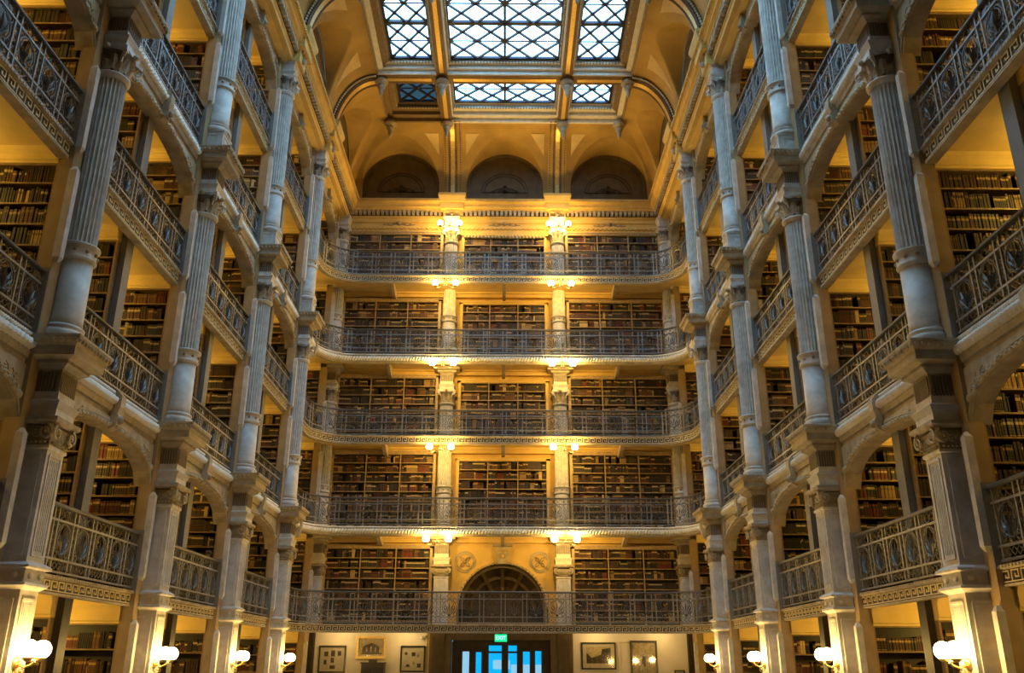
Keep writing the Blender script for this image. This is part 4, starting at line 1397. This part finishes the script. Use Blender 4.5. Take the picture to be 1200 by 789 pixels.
SINGLES = {729: 3, 730: 4, 731: 5, 732: 6, 734: 8, 741: 15, 742: 16, 743: 17, 744: 18, 745: 19, 746: 20, 785: 2, 786: 3, 787: 4, 788: 5, 791: 8, 792: 9, 793: 10, 794: 11, 795: 12, 796: 13, 797: 14, 798: 15, 849: 6, 850: 7, 851: 8, 852: 9, 853: 10, 854: 11, 855: 12, 856: 13, 857: 14, 858: 15, 859: 16, 905: 6, 906: 7, 907: 8, 908: 9, 911: 12, 914: 15, 1181: 6, 1182: 7, 1183: 8, 1184: 9, 1185: 10, 1186: 11, 1187: 12, 1244: 11, 1245: 12, 1246: 13, 1247: 14, 1248: 15, 1307: 18, 1308: 19, 1311: 22, 1373: 20, 1374: 21, 2504: 15, 2505: 16, 2507: 18, 2509: 20, 2510: 21, 2554: 1, 2556: 3, 2567: 14, 2568: 15, 2569: 16, 2570: 17, 2571: 18, 2771: 2, 2772: 3, 2828: 3, 2831: 6, 2833: 8, 2834: 9, 2886: 2, 2887: 3, 2888: 4, 2889: 5, 2897: 13, 2898: 14, 2940: 1, 2943: 4, 2944: 5, 2945: 6, 2946: 7, 2947: 8, 2948: 9, 2949: 10, 2950: 11, 2952: 13, 2953: 14, 2954: 15, 2955: 16, 3174: 9, 3177: 12, 3181: 16, 3224: 4, 3225: 5, 3226: 6, 3227: 7, 3229: 9, 3237: 17, 3352: 11, 3353: 12, 3354: 13, 3767: 14, 4044: 9, 4050: 15, 5005: 8, 5010: 13, 5304: 13, 5418: 5, 7451: 7, 7515: 13, 7862: 5, 14616: 1, 14618: 3, 14620: 5, 14671: 5, 14887: 3, 14942: 3, 14990: 2, 14994: 6, 15045: 1, 15046: 2, 15047: 3, 15048: 4, 15102: 3, 15257: 2, 15258: 3, 15259: 4, 15309: 2, 15310: 3, 15312: 5, 15360: 2, 15364: 6, 15365: 7, 15414: 5, 15417: 8, 15731: 6, 15793: 5, 23932: 2, 23933: 3, 23934: 4, 23935: 5, 23988: 4, 23989: 5, 23990: 6, 23992: 8, 23994: 10, 24047: 3, 24048: 4, 24049: 5, 24050: 6, 24051: 7, 24052: 8, 24053: 9, 24054: 10, 24055: 11, 24104: 2, 24105: 3, 24106: 4, 24107: 5, 24108: 6, 24109: 7, 24110: 8, 24111: 9, 24112: 10, 24159: 2, 24160: 3, 24161: 4, 24162: 5, 24217: 3, 24331: 1, 24332: 2, 24333: 3, 24334: 4, 24335: 5, 24336: 6, 24337: 7, 24338: 8, 24339: 9, 24340: 10, 24341: 11, 24342: 12, 24344: 14, 24346: 16, 24347: 17, 24348: 18, 24349: 19, 24351: 21, 24352: 22, 24353: 23, 24390: 2, 24392: 4, 24394: 6, 24395: 7, 24396: 8, 24397: 9, 24398: 10, 24400: 12, 24402: 14, 24403: 15, 24405: 17, 24406: 18, 24407: 19, 24414: 26, 24417: 29, 24419: 31, 24452: 4, 24453: 5, 24454: 6, 24455: 7, 24456: 8, 24458: 10, 24459: 11, 24460: 12, 24461: 13, 24462: 14, 24463: 15, 24464: 16, 24513: 6, 24515: 8, 24516: 9, 24809: 2, 24810: 3, 24818: 11, 24819: 12, 24860: 4, 24865: 9, 24866: 10, 24967: 1, 26071: 1, 26072: 2, 26073: 3, 26074: 4, 26075: 5, 26076: 6, 26077: 7, 26078: 8, 26079: 9, 26080: 10, 26081: 11, 26082: 12, 26083: 13, 26135: 2, 26136: 3, 26137: 4, 26372: 6, 26424: 3, 26426: 5, 26427: 6, 26428: 7, 26429: 8, 26430: 9, 26474: 2, 26475: 3, 26476: 4, 26477: 5, 26481: 9, 26482: 10, 26483: 11, 26484: 12, 26530: 2, 26531: 3, 26532: 4, 26533: 5, 26534: 6, 26535: 7, 26542: 14, 26763: 8, 26764: 9, 26765: 10, 26766: 11, 26883: 6, 26885: 8, 26886: 9, 26949: 10, 27265: 12, 27266: 13, 27701: 6, 28519: 3, 28524: 8, 28876: 3, 38060: 3, 38061: 4, 38424: 1, 38425: 2, 38426: 3, 38427: 4, 38476: 1, 38477: 2, 38478: 3, 38689: 1, 38690: 2, 38749: 2, 38875: 3, 38876: 4, 39197: 5}        # book number -> its place from the left among the books of that shelf that can be seen
WORDN = ['top', 'second', 'third', 'fourth', 'fifth', 'sixth', 'seventh', 'eighth', 'ninth', 'tenth']
def nth(n):
    return '%d%s' % (n, 'th' if 10 <= n % 100 <= 20 else {1: 'st', 2: 'nd', 3: 'rd'}.get(n % 10, 'th'))
def lay_books():
    V, F, cs, gs, hs, zs = [], [], [], [], [], []
    for bi, (c, r, i, x, y, z, t, h, col, g, d) in enumerate(BOOKS):
        if bi in SINGLES:
            o = put('book', book_mesh(t, h, d, col, g), None, (x, y, z))
            l, side, where = CASE_LABEL[c]
            tag(o, '%s book, %s from left, %s shelf, %s, %s, %s' % (PALETTE[col][1], nth(SINGLES[bi]), WORDN[r], l, side, where), 'book', 'old bound books on the alcove shelves')
            continue
        v, f = book_geo(t, h, d)
        n = len(V)
        V += [(x + a, y + bb, z + e) for a, bb, e in v]
        F += [tuple(n + q for q in ff) for ff in f]
        cs.append(col); gs.append(g); hs.append(h); zs.append(z)
    me = bpy.data.meshes.new('books'); me.from_pydata(V, [], F)
    finish_books(me, cs, gs, hs, zs, None)
    o = put('books', me)
    tag(o, 'thousands of old leather and cloth bound books filling the alcove and end wall shelves', 'books', None, 'stuff')
lay_books()

# ------------------------------------------------------------------ lamps
GLOBE_LIGHT = {}
for nm, pw in (('globe_bulb', GLOBE_POWER), ('pier_bulb', PIER_GLOBE_POWER)):
    ld = bpy.data.lights.new(nm, 'POINT')
    ld.energy = pw; ld.color = LAMP_COL; ld.shadow_soft_size = 0.07
    GLOBE_LIGHT[nm] = ld
def globe(parent, name, c, r, lt):
    b = MB(); b.ball((0, 0, 0), r, 16, 11)
    g = b.build(name, 'globe_glass', parent, c)
    lo = bpy.data.objects.new('bulb', GLOBE_LIGHT[lt]); COL.objects.link(lo); lo.parent = g
    return g
def make_wall_lamp(stem):
    t = thing('twin_globe_lamp', 'x', 'lamp', group='twin globe lamps across the end wall')
    b = MB(); b.tube([(0, 0.0, stem), (0, 0, -0.10)], 0.016, 6)
    b.ball((0, 0, -0.08), 0.05, 8, 5); b.tube([(0, 0, stem - 0.02), (0, 0.06, stem), (0, 0.20 if stem > 0.1 else 0.45, stem)], 0.016, 6); b.ball((0, 0.0, stem), 0.03, 8, 5); b.build('stem', 'brass', t)
    for sg in (-1, 1):
        b = MB(); b.tube([(0, 0, -0.08), (sg * 0.12, 0, -0.14), (sg * 0.26, 0, -0.18), (sg * 0.35, 0, -0.16), (sg * 0.36, 0, -0.12)], 0.014, 6); b.lathe([(0.03, -0.14), (0.06, -0.12), (0.065, -0.10)], 10, (sg * 0.36, 0)); b.build('arm', 'brass', t)
        globe(t, 'globe', (sg * 0.36, 0, 0), 0.115, 'globe_bulb')
    return t
WL = make_wall_lamp(0.22); first = True
for l, z in ((4, 14.39), (3, 11.36), (2, 8.41), (1, 5.385)):
    for s in (-1, 1):
        lab = 'brass twin globe lamp hanging before the edge of the %s, %s one' % (ORD[l + 1], SIDE[s])
        loc = (s * 2.07, 28.72, z)
        if first: WL.location = loc; WL['label'] = lab; first = False
        else: dup(WL, loc, 0, lab)
for s in (-1, 1):
    t = make_wall_lamp(0.06)
    t.location = (s * 2.05 + 0.02, 29.45, 17.18)
    t['label'] = 'topmost brass twin globe lamp, on the %s column capital under the main cornice' % SIDE[s]
def make_pier_lamp():
    t = thing('pier_lamp', 'x', 'lamp', group='twin globe lamps on the ground floor piers')
    b = MB(); b.lathe([(0.075, 0.0), (0.075, 0.02), (0.04, 0.035)], 12); bp = b.build('wall_plate', 'brass', t); bp.rotation_euler = (0, PI / 2, 0)
    b = MB(); b.tube([(0, 0, 0), (0.12, 0, -0.05), (0.2, 0, -0.02), (0.24, 0, 0.02)], 0.018, 6); volute(b, (0.08, 0, -0.10), 0.07, (1, 0), th=0.012)
    b.tube([(0.22, -0.20, 0.03), (0.22, 0.20, 0.03)], 0.014, 6); b.build('bracket', 'brass', t)
    for sg in (-1, 1):
        b = MB(); b.lathe([(0.03, 0.02), (0.065, 0.05), (0.07, 0.07)], 10, (0.22, sg * 0.16)); b.build('cup', 'brass', t)
        globe(t, 'globe', (0.22, sg * 0.16, 0.16), 0.115, 'pier_bulb')
    return t
PLM = make_pier_lamp(); first = True
for s in (-1, 1):
    for k in range(0, 5):
        lab = 'twin white globe lamp on the ground floor pier, %s side, %s from the camera' % (SIDE[s], PIERN[k])
        loc = (s * (XA - 0.24), YC[k] - 0.05, 1.60 + (0.02 if s > 0 else 0))
        if k == 0: continue
        if first: PLM.location = loc; PLM['label'] = lab; first = False
        else: dup(PLM, loc, 0 if s < 0 else PI, lab)
# flush lamps under the first gallery along the end wall
ld = bpy.data.lights.new('flush_bulb', 'POINT'); ld.energy = 15; ld.color = (1.0, 0.72, 0.30); ld.shadow_soft_size = 0.05
for i, x in enumerate((-5.2, -3.1, 3.1, 5.2)):
    t = thing('flush_lamp', 'small flush ceiling lamp under the first gallery, %s from the left along the end wall' % ('first', 'second', 'third', 'fourth')[i], 'lamp', (x, 29.75, CEIL[0] - 0.003), 0, 'flush lamps under the first gallery')
    b = MB(); b.lathe([(0.09, 0.0), (0.09, -0.015), (0.06, -0.025)], 12); b.build('ceiling_rose', 'brass', t)
    lo = bpy.data.objects.new('bulb', ld); COL.objects.link(lo); lo.parent = t; lo.location = (0, 0, -0.09)
# small ceiling bulbs of the book alcoves (hidden behind the partitions)
def make_bulb():
    t = thing('alcove_lamp', 'x', 'lamp', group='ceiling lamps of the book alcoves')
    b = MB(); b.lathe([(0.10, 0.0), (0.10, -0.02), (0.05, -0.04), (0.03, -0.05)], 12); b.build('ceiling_rose', 'brass', t)
    b = MB(); b.tube([(0, 0, -0.04), (0, 0, -0.42)], 0.006, 5); b.lathe([(0.025, -0.44), (0.03, -0.43), (0.02, -0.39)], 8); b.build('cord', 'brass', t)
    return t
BULB = None
BULB_LIGHT = {}
for g in (True, False):
    ld = bpy.data.lights.new('alcove_bulb', 'POINT')
    ld.energy = GROUND_POWER if g else ALCOVE_POWER; ld.color = ALCOVE_COL; ld.shadow_soft_size = 0.05
    BULB_LIGHT[g] = ld
for s in (-1, 1):
    for k in range(0, 5):
        for h in (0, 1):
            for l in range(0, 6):
                y = (YC[k] + 0.46 + (YC[k] + YC[k + 1]) / 2 - 0.2) / 2 if h == 0 else (YC[k + 1] - 0.46 + (YC[k] + YC[k + 1]) / 2 + 0.2) / 2
                loc = (s * 8.0, y, CEIL[l] - 0.005)
                lab = 'small ceiling lamp in the %s alcove half of the %s bay, %s, %s side' % (('near', 'far')[h], BAYN[k], ORD[l], SIDE[s])
                if BULB is None:
                    BULB = make_bulb(); KIDS[BULB.name] = list(BULB.children); KIDS.update({c.name: [] for c in BULB.children}); BULB.location = loc; BULB['label'] = lab; r = BULB
                else:
                    r = dup(BULB, loc, 0, lab)
                lo = bpy.data.objects.new('bulb', BULB_LIGHT[l == 0]); COL.objects.link(lo); lo.parent = r; lo.location = (0, 0, -0.50)

# ------------------------------------------------------------------ end wall, first gallery: arched niche
t = thing('arched_niche', 'dark arched niche with ribbed half dome above the entrance', 'niche', (0.03, YW, 0))
b = MB()
rings = []
for j in range(7):
    u = j / 6
    rings.append([(NR * math.cos(PI - PI * i / 24) * (1 - 0.55 * u), 0.9 * math.sin(u * PI / 2), NZ + NR * math.sin(PI * i / 24) * (1 - 0.55 * u)) for i in range(25)])
for A, B2 in zip(rings, rings[1:]): b.strip(A, B2, smooth=True)
b.box(-NR, NR, 0.9, 0.95, 2.7, 4.2); b.box(-NR - 0.05, -NR, 0, 0.9, 2.7, NZ); b.box(NR, NR + 0.05, 0, 0.9, 2.7, NZ)
b.box(-1.8, 1.8, 1.1, 1.15, 2.6, 5.5); b.box(-1.8, 1.8, 0.35, 1.15, 5.45, 5.5); b.box(-1.8, -1.75, 0.35, 1.15, 2.6, 5.5); b.box(1.75, 1.8, 0.35, 1.15, 2.6, 5.5); b.box(-1.8, 1.8, 0.35, 1.15, 2.6, 2.65)
b.build('half_dome', 'lunette_ornament', t)
b = MB()
for i in range(1, 6):
    a0 = PI * i / 6
    b.tube([(NR * math.cos(a0) * (1 - 0.55 * u), 0.9 * math.sin(u * PI / 2) - 0.02, NZ + NR * math.sin(a0) * (1 - 0.55 * u)) for u in np.linspace(0.08, 1, 7)], 0.085, 4)
for u in (0.1, 0.5):
    b.tube([(NR * math.cos(PI * i / 24) * (1 - 0.55 * u), 0.9 * math.sin(u * PI / 2) - 0.02, NZ + NR * math.sin(PI * i / 24) * (1 - 0.55 * u)) for i in range(25)], 0.07, 4)
b.build('rib', 'dark_stone', t)
b = MB(); A = arch_pts(NR, NZ); B2 = arch_pts(NR + 0.16, NZ)
b.strip([(x, -0.04, z) for x, z in A], [(x, -0.04, z) for x, z in B2]); b.strip([(x, -0.04, z) for x, z in A], [(x, 0.06, z) for x, z in A]); b.strip([(x, -0.04, z) for x, z in B2], [(x, 0.06, z) for x, z in B2])
b.build('archivolt', 'end_plaster', t)
b = MB()
for q in range(36):
    a0 = PI * (q + 0.5) / 36
    b.ball(((NR + 0.02) * math.cos(a0), -0.05, NZ + (NR + 0.02) * math.sin(a0)), 0.05, 6, 4)
o = b.build('scallops', 'pale_moulding', t); o['kind'] = 'stuff'
b = MB(); b.prism([(-0.16, NZ + NR - 0.02), (0.16, NZ + NR - 0.02), (0.24, 5.36), (-0.24, 5.36)], 'y', -0.14, 0.02); b.box(-0.34, 0.34, -0.2, 0.02, 5.36, 5.46)
ks = b.build('keystone', 'pale_moulding', t)
b = MB(); volute(b, (-0.08, -0.15, 5.2), 0.07, (1, 0), sgn=1); volute(b, (0.08, -0.15, 5.2), 0.07, (1, 0), sgn=-1); b.ball((0, -0.15, 5.02), 0.07, 8, 5); b.build('scroll', 'end_plaster', ks)
for s in (-1, 1):
    t = thing('round_medallion', 'round carved medallion on the wall, %s of the arched niche' % SIDE[s], 'medallion', (s * 1.27 + 0.03, YW - 0.02, 4.85), 0, 'medallions beside the niche')
    b = MB()
    for r in (0.34, 0.27): b.tube([(r * math.cos(2 * PI * i / 28), 0, r * math.sin(2 * PI * i / 28)) for i in range(28)], 0.03, 4, closed=True)
    b.build('rim', 'pale_moulding', t)
    b = MB()
    for i in range(4):
        a0 = PI / 4 + i * PI / 2
        c, sn = math.cos(a0), math.sin(a0)
        for sg in (-1, 1):
            b.tube([(0, 0, 0), (c * 0.12 - sn * 0.05 * sg, -0.03, sn * 0.12 + c * 0.05 * sg), (c * 0.23, 0, sn * 0.23)], 0.016, 4)
    b.ball((0, 0, 0), 0.06, 8, 5); b.build('rosette', 'stone', t)

# brackets and a longitudinal beam under the end galleries
for l in range(1, 6):
    if l > 1:
        t = thing('soffit_beam', 'moulded beam under the %s along the end wall' % ORD[l], 'beam', (0, 0, 0), 0, 'beams under the end galleries')
        z = CEIL[l - 1]
        b = MB(); b.box(-6.1, 6.1, YW - 0.22, YW, z - 0.20, z); b.build('beam', 'end_plaster', t)
        b = MB(); b.box(-6.1, 6.1, YW - 0.28, YW - 0.22, z - 0.07, z); b.build('moulding', 'end_plaster', t)
        for x in (-4.05, 0.03, 4.1):
            b = MB(); b.prism([(YE + 0.1, z - 0.02), (YE + 0.1, z - 0.12), (YE + 0.35, z - 0.16), (YE + 0.9, z - 0.32), (YW - 0.2, z - 0.34), (YW - 0.2, z - 0.02)], 'x', x - 0.06, x + 0.06); b.build('bracket', 'pale_moulding', t)

# ------------------------------------------------------------------ ground floor of the end wall
for s in (-1, 1):
    t = thing('stone_pilaster', 'brown fluted stone pilaster beside the entrance, %s one' % SIDE[s], 'pilaster', (s * 2.1, YW - 0.06, 0), 0, 'stone pilasters by the entrance')
    b = MB(); b.box(-0.24, 0.24, -0.06, 0.06, 0, 2.56); b.build('shaft', 'dark_stone', t)
    b = MB()
    for q in range(-2, 3): b.box(q * 0.075 - 0.018, q * 0.075 + 0.018, -0.08, -0.06, 0.3, 2.42)
    b.build('fluting', 'dark_stone', t)
    t = thing('door_surround', 'brown stone surround at the %s edge of the entrance doors' % SIDE[s], 'surround', (s * 1.74, YW - 0.03, 0), 0, 'entrance stone surround')
    b = MB(); b.box(-0.13, 0.13, -0.05, 0.05, 0, 2.56); b.build('jamb', 'dark_stone', t)
    b = MB(); b.box(-0.10, 0.10, -0.07, -0.05, 0.2, 1.2); b.box(-0.10, 0.10, -0.07, -0.05, 1.3, 2.1); b.build('stone_course', 'dark_stone', t)
    t = thing('stone_pilaster', 'dark pilaster at the end wall by the %s corner' % SIDE[s], 'pilaster', (s * 6.3, YW - 0.1, 0), 0, 'dark corner pilasters')
    b = MB(); b.box(-0.2, 0.2, -0.1, 0.1, 0, 2.56); b.build('shaft', 'case_wood', t)
    b = MB(); b.box(-0.1, 0.1, -0.14, -0.1, 0.3, 2.3); b.build('raised_panel', 'door_wood', t)
b = MB(); b.box(-1.87, 1.87, YW - 0.06, YW, DH, 2.56); struct(b.build('trim_1', 'dark_stone'))
# entrance doors: four dark leaves with glass
dr = bpy.data.objects.new('door_1', None); COL.objects.link(dr); dr.location = (0.02, YW + 0.12, 0); struct(dr)
b = MB(); b.box(-1.60, 1.60, -0.05, 0.05, 2.2, DH); b.box(-1.62, -1.44, -0.06, 0.06, 0, 2.3); b.box(1.44, 1.62, -0.06, 0.06, 0, 2.3); b.build('frame', 'door_wood', dr)
def leafdoor(x0, x1, zt, gx0, gx1, gz, gm, bars=()):
    b = MB(); b.box(x0, gx0, -0.03, 0.03, 0.02, zt); b.box(gx1, x1, -0.03, 0.03, 0.02, zt); b.box(gx0, gx1, -0.03, 0.03, 0.02, 0.35); b.box(gx0, gx1, -0.03, 0.03, gz, zt)
    for q in bars: b.box(gx0, gx1, -0.03, 0.03, q - 0.03, q + 0.03)
    d = b.build('door_leaf', 'door_wood', dr)
    b = MB(); b.box(gx0, gx1, -0.006, 0.006, 0.35, gz); b.build('pane', gm, d)
    b = MB(); b.tube([(x1 - 0.06, -0.07, 0.95), (x1 - 0.06, -0.07, 1.2)], 0.012, 6); b.build('handle', 'brass', d)
leafdoor(-1.44, -1.0, 2.2, -1.28, -1.06, 2.0, 'picture_glass'); leafdoor(-1.0, -0.46, 2.2, -0.84, -0.66, 1.98, 'picture_glass')
leafdoor(-0.46, 0.08, 2.2, -0.42, 0.0, 2.2, 'picture_glass', (1.98,)); leafdoor(0.08, 0.62, 2.2, 0.22, 0.50, 2.2, 'picture_glass', (1.98,))
leafdoor(0.62, 1.0, 2.2, 0.70, 0.92, 2.0, 'picture_glass'); leafdoor(1.0, 1.44, 2.2, 1.1, 1.3, 2.02, 'picture_glass')
# vestibule and street windows beyond the doors
b = MB(); b.box(-2.4, -2.3, YW + 0.4, 34, 0, 2.9); b.box(2.3, 2.4, YW + 0.4, 34, 0, 2.9); b.box(-2.4, 2.4, YW + 0.4, 34, 2.8, 2.9); b.box(-2.4, 2.4, 33.9, 34, 0, 2.9); struct(b.build('wall_vestibule', 'stone'))
wn += 1
w = bpy.data.objects.new('window_%d' % wn, None); COL.objects.link(w); w.location = (0, 33.85, 0); struct(w)
b = MB(); b.box(-1.9, 1.9, -0.02, 0.02, 0.2, 2.7); b.build('pane', 'street_window', w)
b = MB(); b.box(-1.9, -0.95, -0.035, -0.022, 0.2, 2.3); b.box(0.35, 1.9, -0.035, -0.022, 0.2, 1.6); b.box(-0.4, 0.9, -0.035, -0.022, 0.7, 0.9); b.box(-0.3, 0.3, -0.035, -0.022, 1.45, 1.75); b.build('pale_pane', 'street_window_pale', w)
b = MB()
for x in (-1.9, -0.62, 0.62, 1.9): b.box(x - 0.04, x + 0.04, -0.05, 0.0, 0.2, 2.7)
b.box(-1.9, 1.9, -0.05, 0.0, 2.25, 2.33); b.build('frame', 'door_wood', w)

# exit sign hanging from the first gallery
t = thing('exit_sign', 'green glowing exit sign hanging under the first gallery edge', 'sign', (0.0, 29.0, 2.36))
b = MB(); b.box(-0.19, 0.19, -0.03, 0.03, -0.09, 0.13); b.build('panel', 'exit_green', t)
b = MB(); b.box(-0.06, 0.06, -0.03, 0.03, 0.13, 0.19); b.build('hanger', 'black_paint', t)
fc = bpy.data.curves.new('lettering', 'FONT'); fc.body = 'EXIT'; fc.size = 0.16; fc.align_x = 'CENTER'; fc.align_y = 'CENTER'; fc.extrude = 0.004; fc.materials.append(MATS['exit_letters'])
tmp = bpy.data.objects.new('lettering_curve', fc)
tm = bpy.data.meshes.new_from_object(tmp); tm.name = 'lettering'
bpy.data.objects.remove(tmp)
fo = put('lettering', tm, t, (0, -0.035, 0.02)); fo.rotation_euler = (PI / 2, 0, 0)
# security camera on the left white wall
t = thing('security_camera', 'small pale security camera on the wall, left of the entrance', 'camera', (-2.5, YW - 0.09, 2.44))
b = MB(); b.box(-0.09, 0.03, -0.03, 0.03, -0.03, 0.03); b.build('body', 'pale_moulding', t)
b = MB(); b.tube([(0, 0, 0), (0.05, 0.05, 0.04), (0.05, 0.06, 0.04)], 0.015, 6); b.build('bracket', 'pale_moulding', t)
b = MB(); b.ball((-0.09, -0.01, -0.04), 0.045, 8, 5); b.build('dome', 'white_wall', t)

# framed pictures
def picture(label, x0, x1, z0, z1, fm, fw, mw, art):
    cx, cz, hw, hh = (x0 + x1) / 2, (z0 + z1) / 2, (x1 - x0) / 2, (z1 - z0) / 2
    t = thing('framed_picture', label, 'picture', (cx, YW - 0.032, cz), 0, 'framed pictures on the white walls')
    b = MB()
    b.box(-hw, hw, -0.05, 0, hh - fw, hh); b.box(-hw, hw, -0.05, 0, -hh, -hh + fw); b.box(-hw, -hw + fw, -0.05, 0, -hh + fw, hh - fw); b.box(hw - fw, hw, -0.05, 0, -hh + fw, hh - fw)
    b.build('frame', fm, t)
    b = MB(); b.box(-hw + fw, hw - fw, -0.012, 0, -hh + fw, hh - fw); b.build('mount', 'mat_board', t)
    for mi, (m, polys) in enumerate(art.items()):
        b = MB(); e = 0.002 * mi
        for p in polys:
            if len(p) == 4 and not isinstance(p[0], tuple):
                b.box(p[0] * hw, p[1] * hw, -0.015 - e, -0.012, p[2] * hh, p[3] * hh)
            else:
                b.prism([(x * hw, z * hh) for x, z in p], 'y', -0.015 - e, -0.012)
        b.build('print', m, t)
    b = MB(); b.box(-hw + fw, hw - fw, -0.028, -0.024, -hh + fw, hh - fw); b.build('glass', 'picture_glass', t)
picture('black framed sheet of six small dark prints, leftmost on the white wall', -5.93, -5.05, 1.33, 2.17, 'frame_black', 0.05, 0, {'print_dark': [(-0.6, -0.3, 0.2, 0.55), (-0.1, 0.2, 0.2, 0.65), (0.4, 0.65, 0.25, 0.6), (-0.6, -0.4, -0.4, -0.05), (-0.1, 0.15, -0.25, 0.1), (-0.15, 0.25, -0.7, -0.45)]})
picture('gilt framed picture of a large building above the dark cabinet', -4.72, -3.76, 1.77, 2.46, 'gilding', 0.07, 0.1, {'print_pale': [(-0.8, 0.8, -0.75, 0.75)], 'print_dark': [[(-0.6, -0.5), (-0.6, 0.05), (0.0, 0.42), (0.55, 0.1), (0.55, -0.5)], (-0.65, 0.75, -0.62, -0.5)], 'print_mid': [(-0.35, -0.25, -0.4, 0.0), (-0.05, 0.05, -0.4, 0.1), (0.25, 0.35, -0.4, 0.0)]})
picture('black framed sheet with scattered small vignettes, left of the entrance', -3.27, -2.46, 1.36, 2.17, 'frame_black', 0.05, 0, {'print_dark': [(-0.65, -0.45, 0.3, 0.5), (-0.1, 0.2, 0.2, 0.5), [(-0.6, -0.6), (-0.5, -0.4), (-0.3, -0.4), (-0.2, -0.6)], (0.35, 0.65, -0.65, -0.35)], 'print_mid': [(0.3, 0.5, 0.1, 0.5), (0.0, 0.15, -0.4, -0.2)]})
picture('black framed wide dark photograph on white mount, right of the entrance', 2.62, 3.75, 1.46, 2.29, 'frame_black', 0.045, 0, {'print_pale': [(-0.72, 0.72, -0.57, 0.72)], 'print_dark': [[(-0.7, -0.55), (-0.7, 0.25), (-0.4, -0.15), (0.15, 0.1), (0.2, 0.5), (0.7, 0.6), (0.7, -0.55)]]})
picture('tall dark framed sketch of a figure, on the right white wall', 4.22, 5.10, 1.10, 2.35, 'frame_black', 0.06, 0, {'print_pale': [(-0.85, 0.85, -0.9, 0.9)], 'print_mid': [[(-0.4, -0.5), (-0.5, 0.1), (-0.1, 0.5), (0.3, 0.45), (0.5, 0.0), (0.3, -0.6)]], 'print_dark': [[(-0.2, -0.1), (-0.1, 0.25), (0.15, 0.2), (0.1, -0.3)]]})
picture('small dark framed card low on the right white wall', 5.63, 5.96, 0.9, 1.45, 'frame_black', 0.03, 0, {'print_mid': [(-0.6, 0.6, -0.6, 0.6)]})
t = thing('wall_box', 'small pale pipe fitting on the white wall beside the tall sketch', 'fitting', (3.98, YW - 0.06, 2.32))
b = MB(); b.box(-0.14, 0.14, -0.03, 0.03, -0.03, 0.03); b.build('cover', 'white_wall', t)
b = MB(); b.tube([(-0.1, 0, -0.03), (-0.1, 0, -2.2)], 0.015, 6); b.build('conduit', 'white_wall', t)
# dark cabinet below the gilt picture
t = thing('dark_cabinet', 'dark wooden cabinet standing under the gilt framed building picture', 'cabinet', (-4.10, YW - 0.28, 0))
b = MB(); b.box(-0.36, 0.36, -0.22, 0.22, 0, 1.62); b.box(-0.39, 0.39, -0.25, 0.22, 1.62, 1.66); b.build('body', 'door_wood', t)
for x in (-0.18, 0.18):
    b = MB(); b.box(x - 0.15, x + 0.15, -0.24, -0.22, 0.15, 1.5); d = b.build('door', 'case_wood', t)
    b = MB(); b.ball((x * 0.3, -0.26, 0.9), 0.02, 8, 5); b.build('knob', 'brass', d)
b = MB(); b.box(-0.15, 0.1, -0.08, 0.08, 1.66, 1.74); b.build('crest', 'door_wood', t)
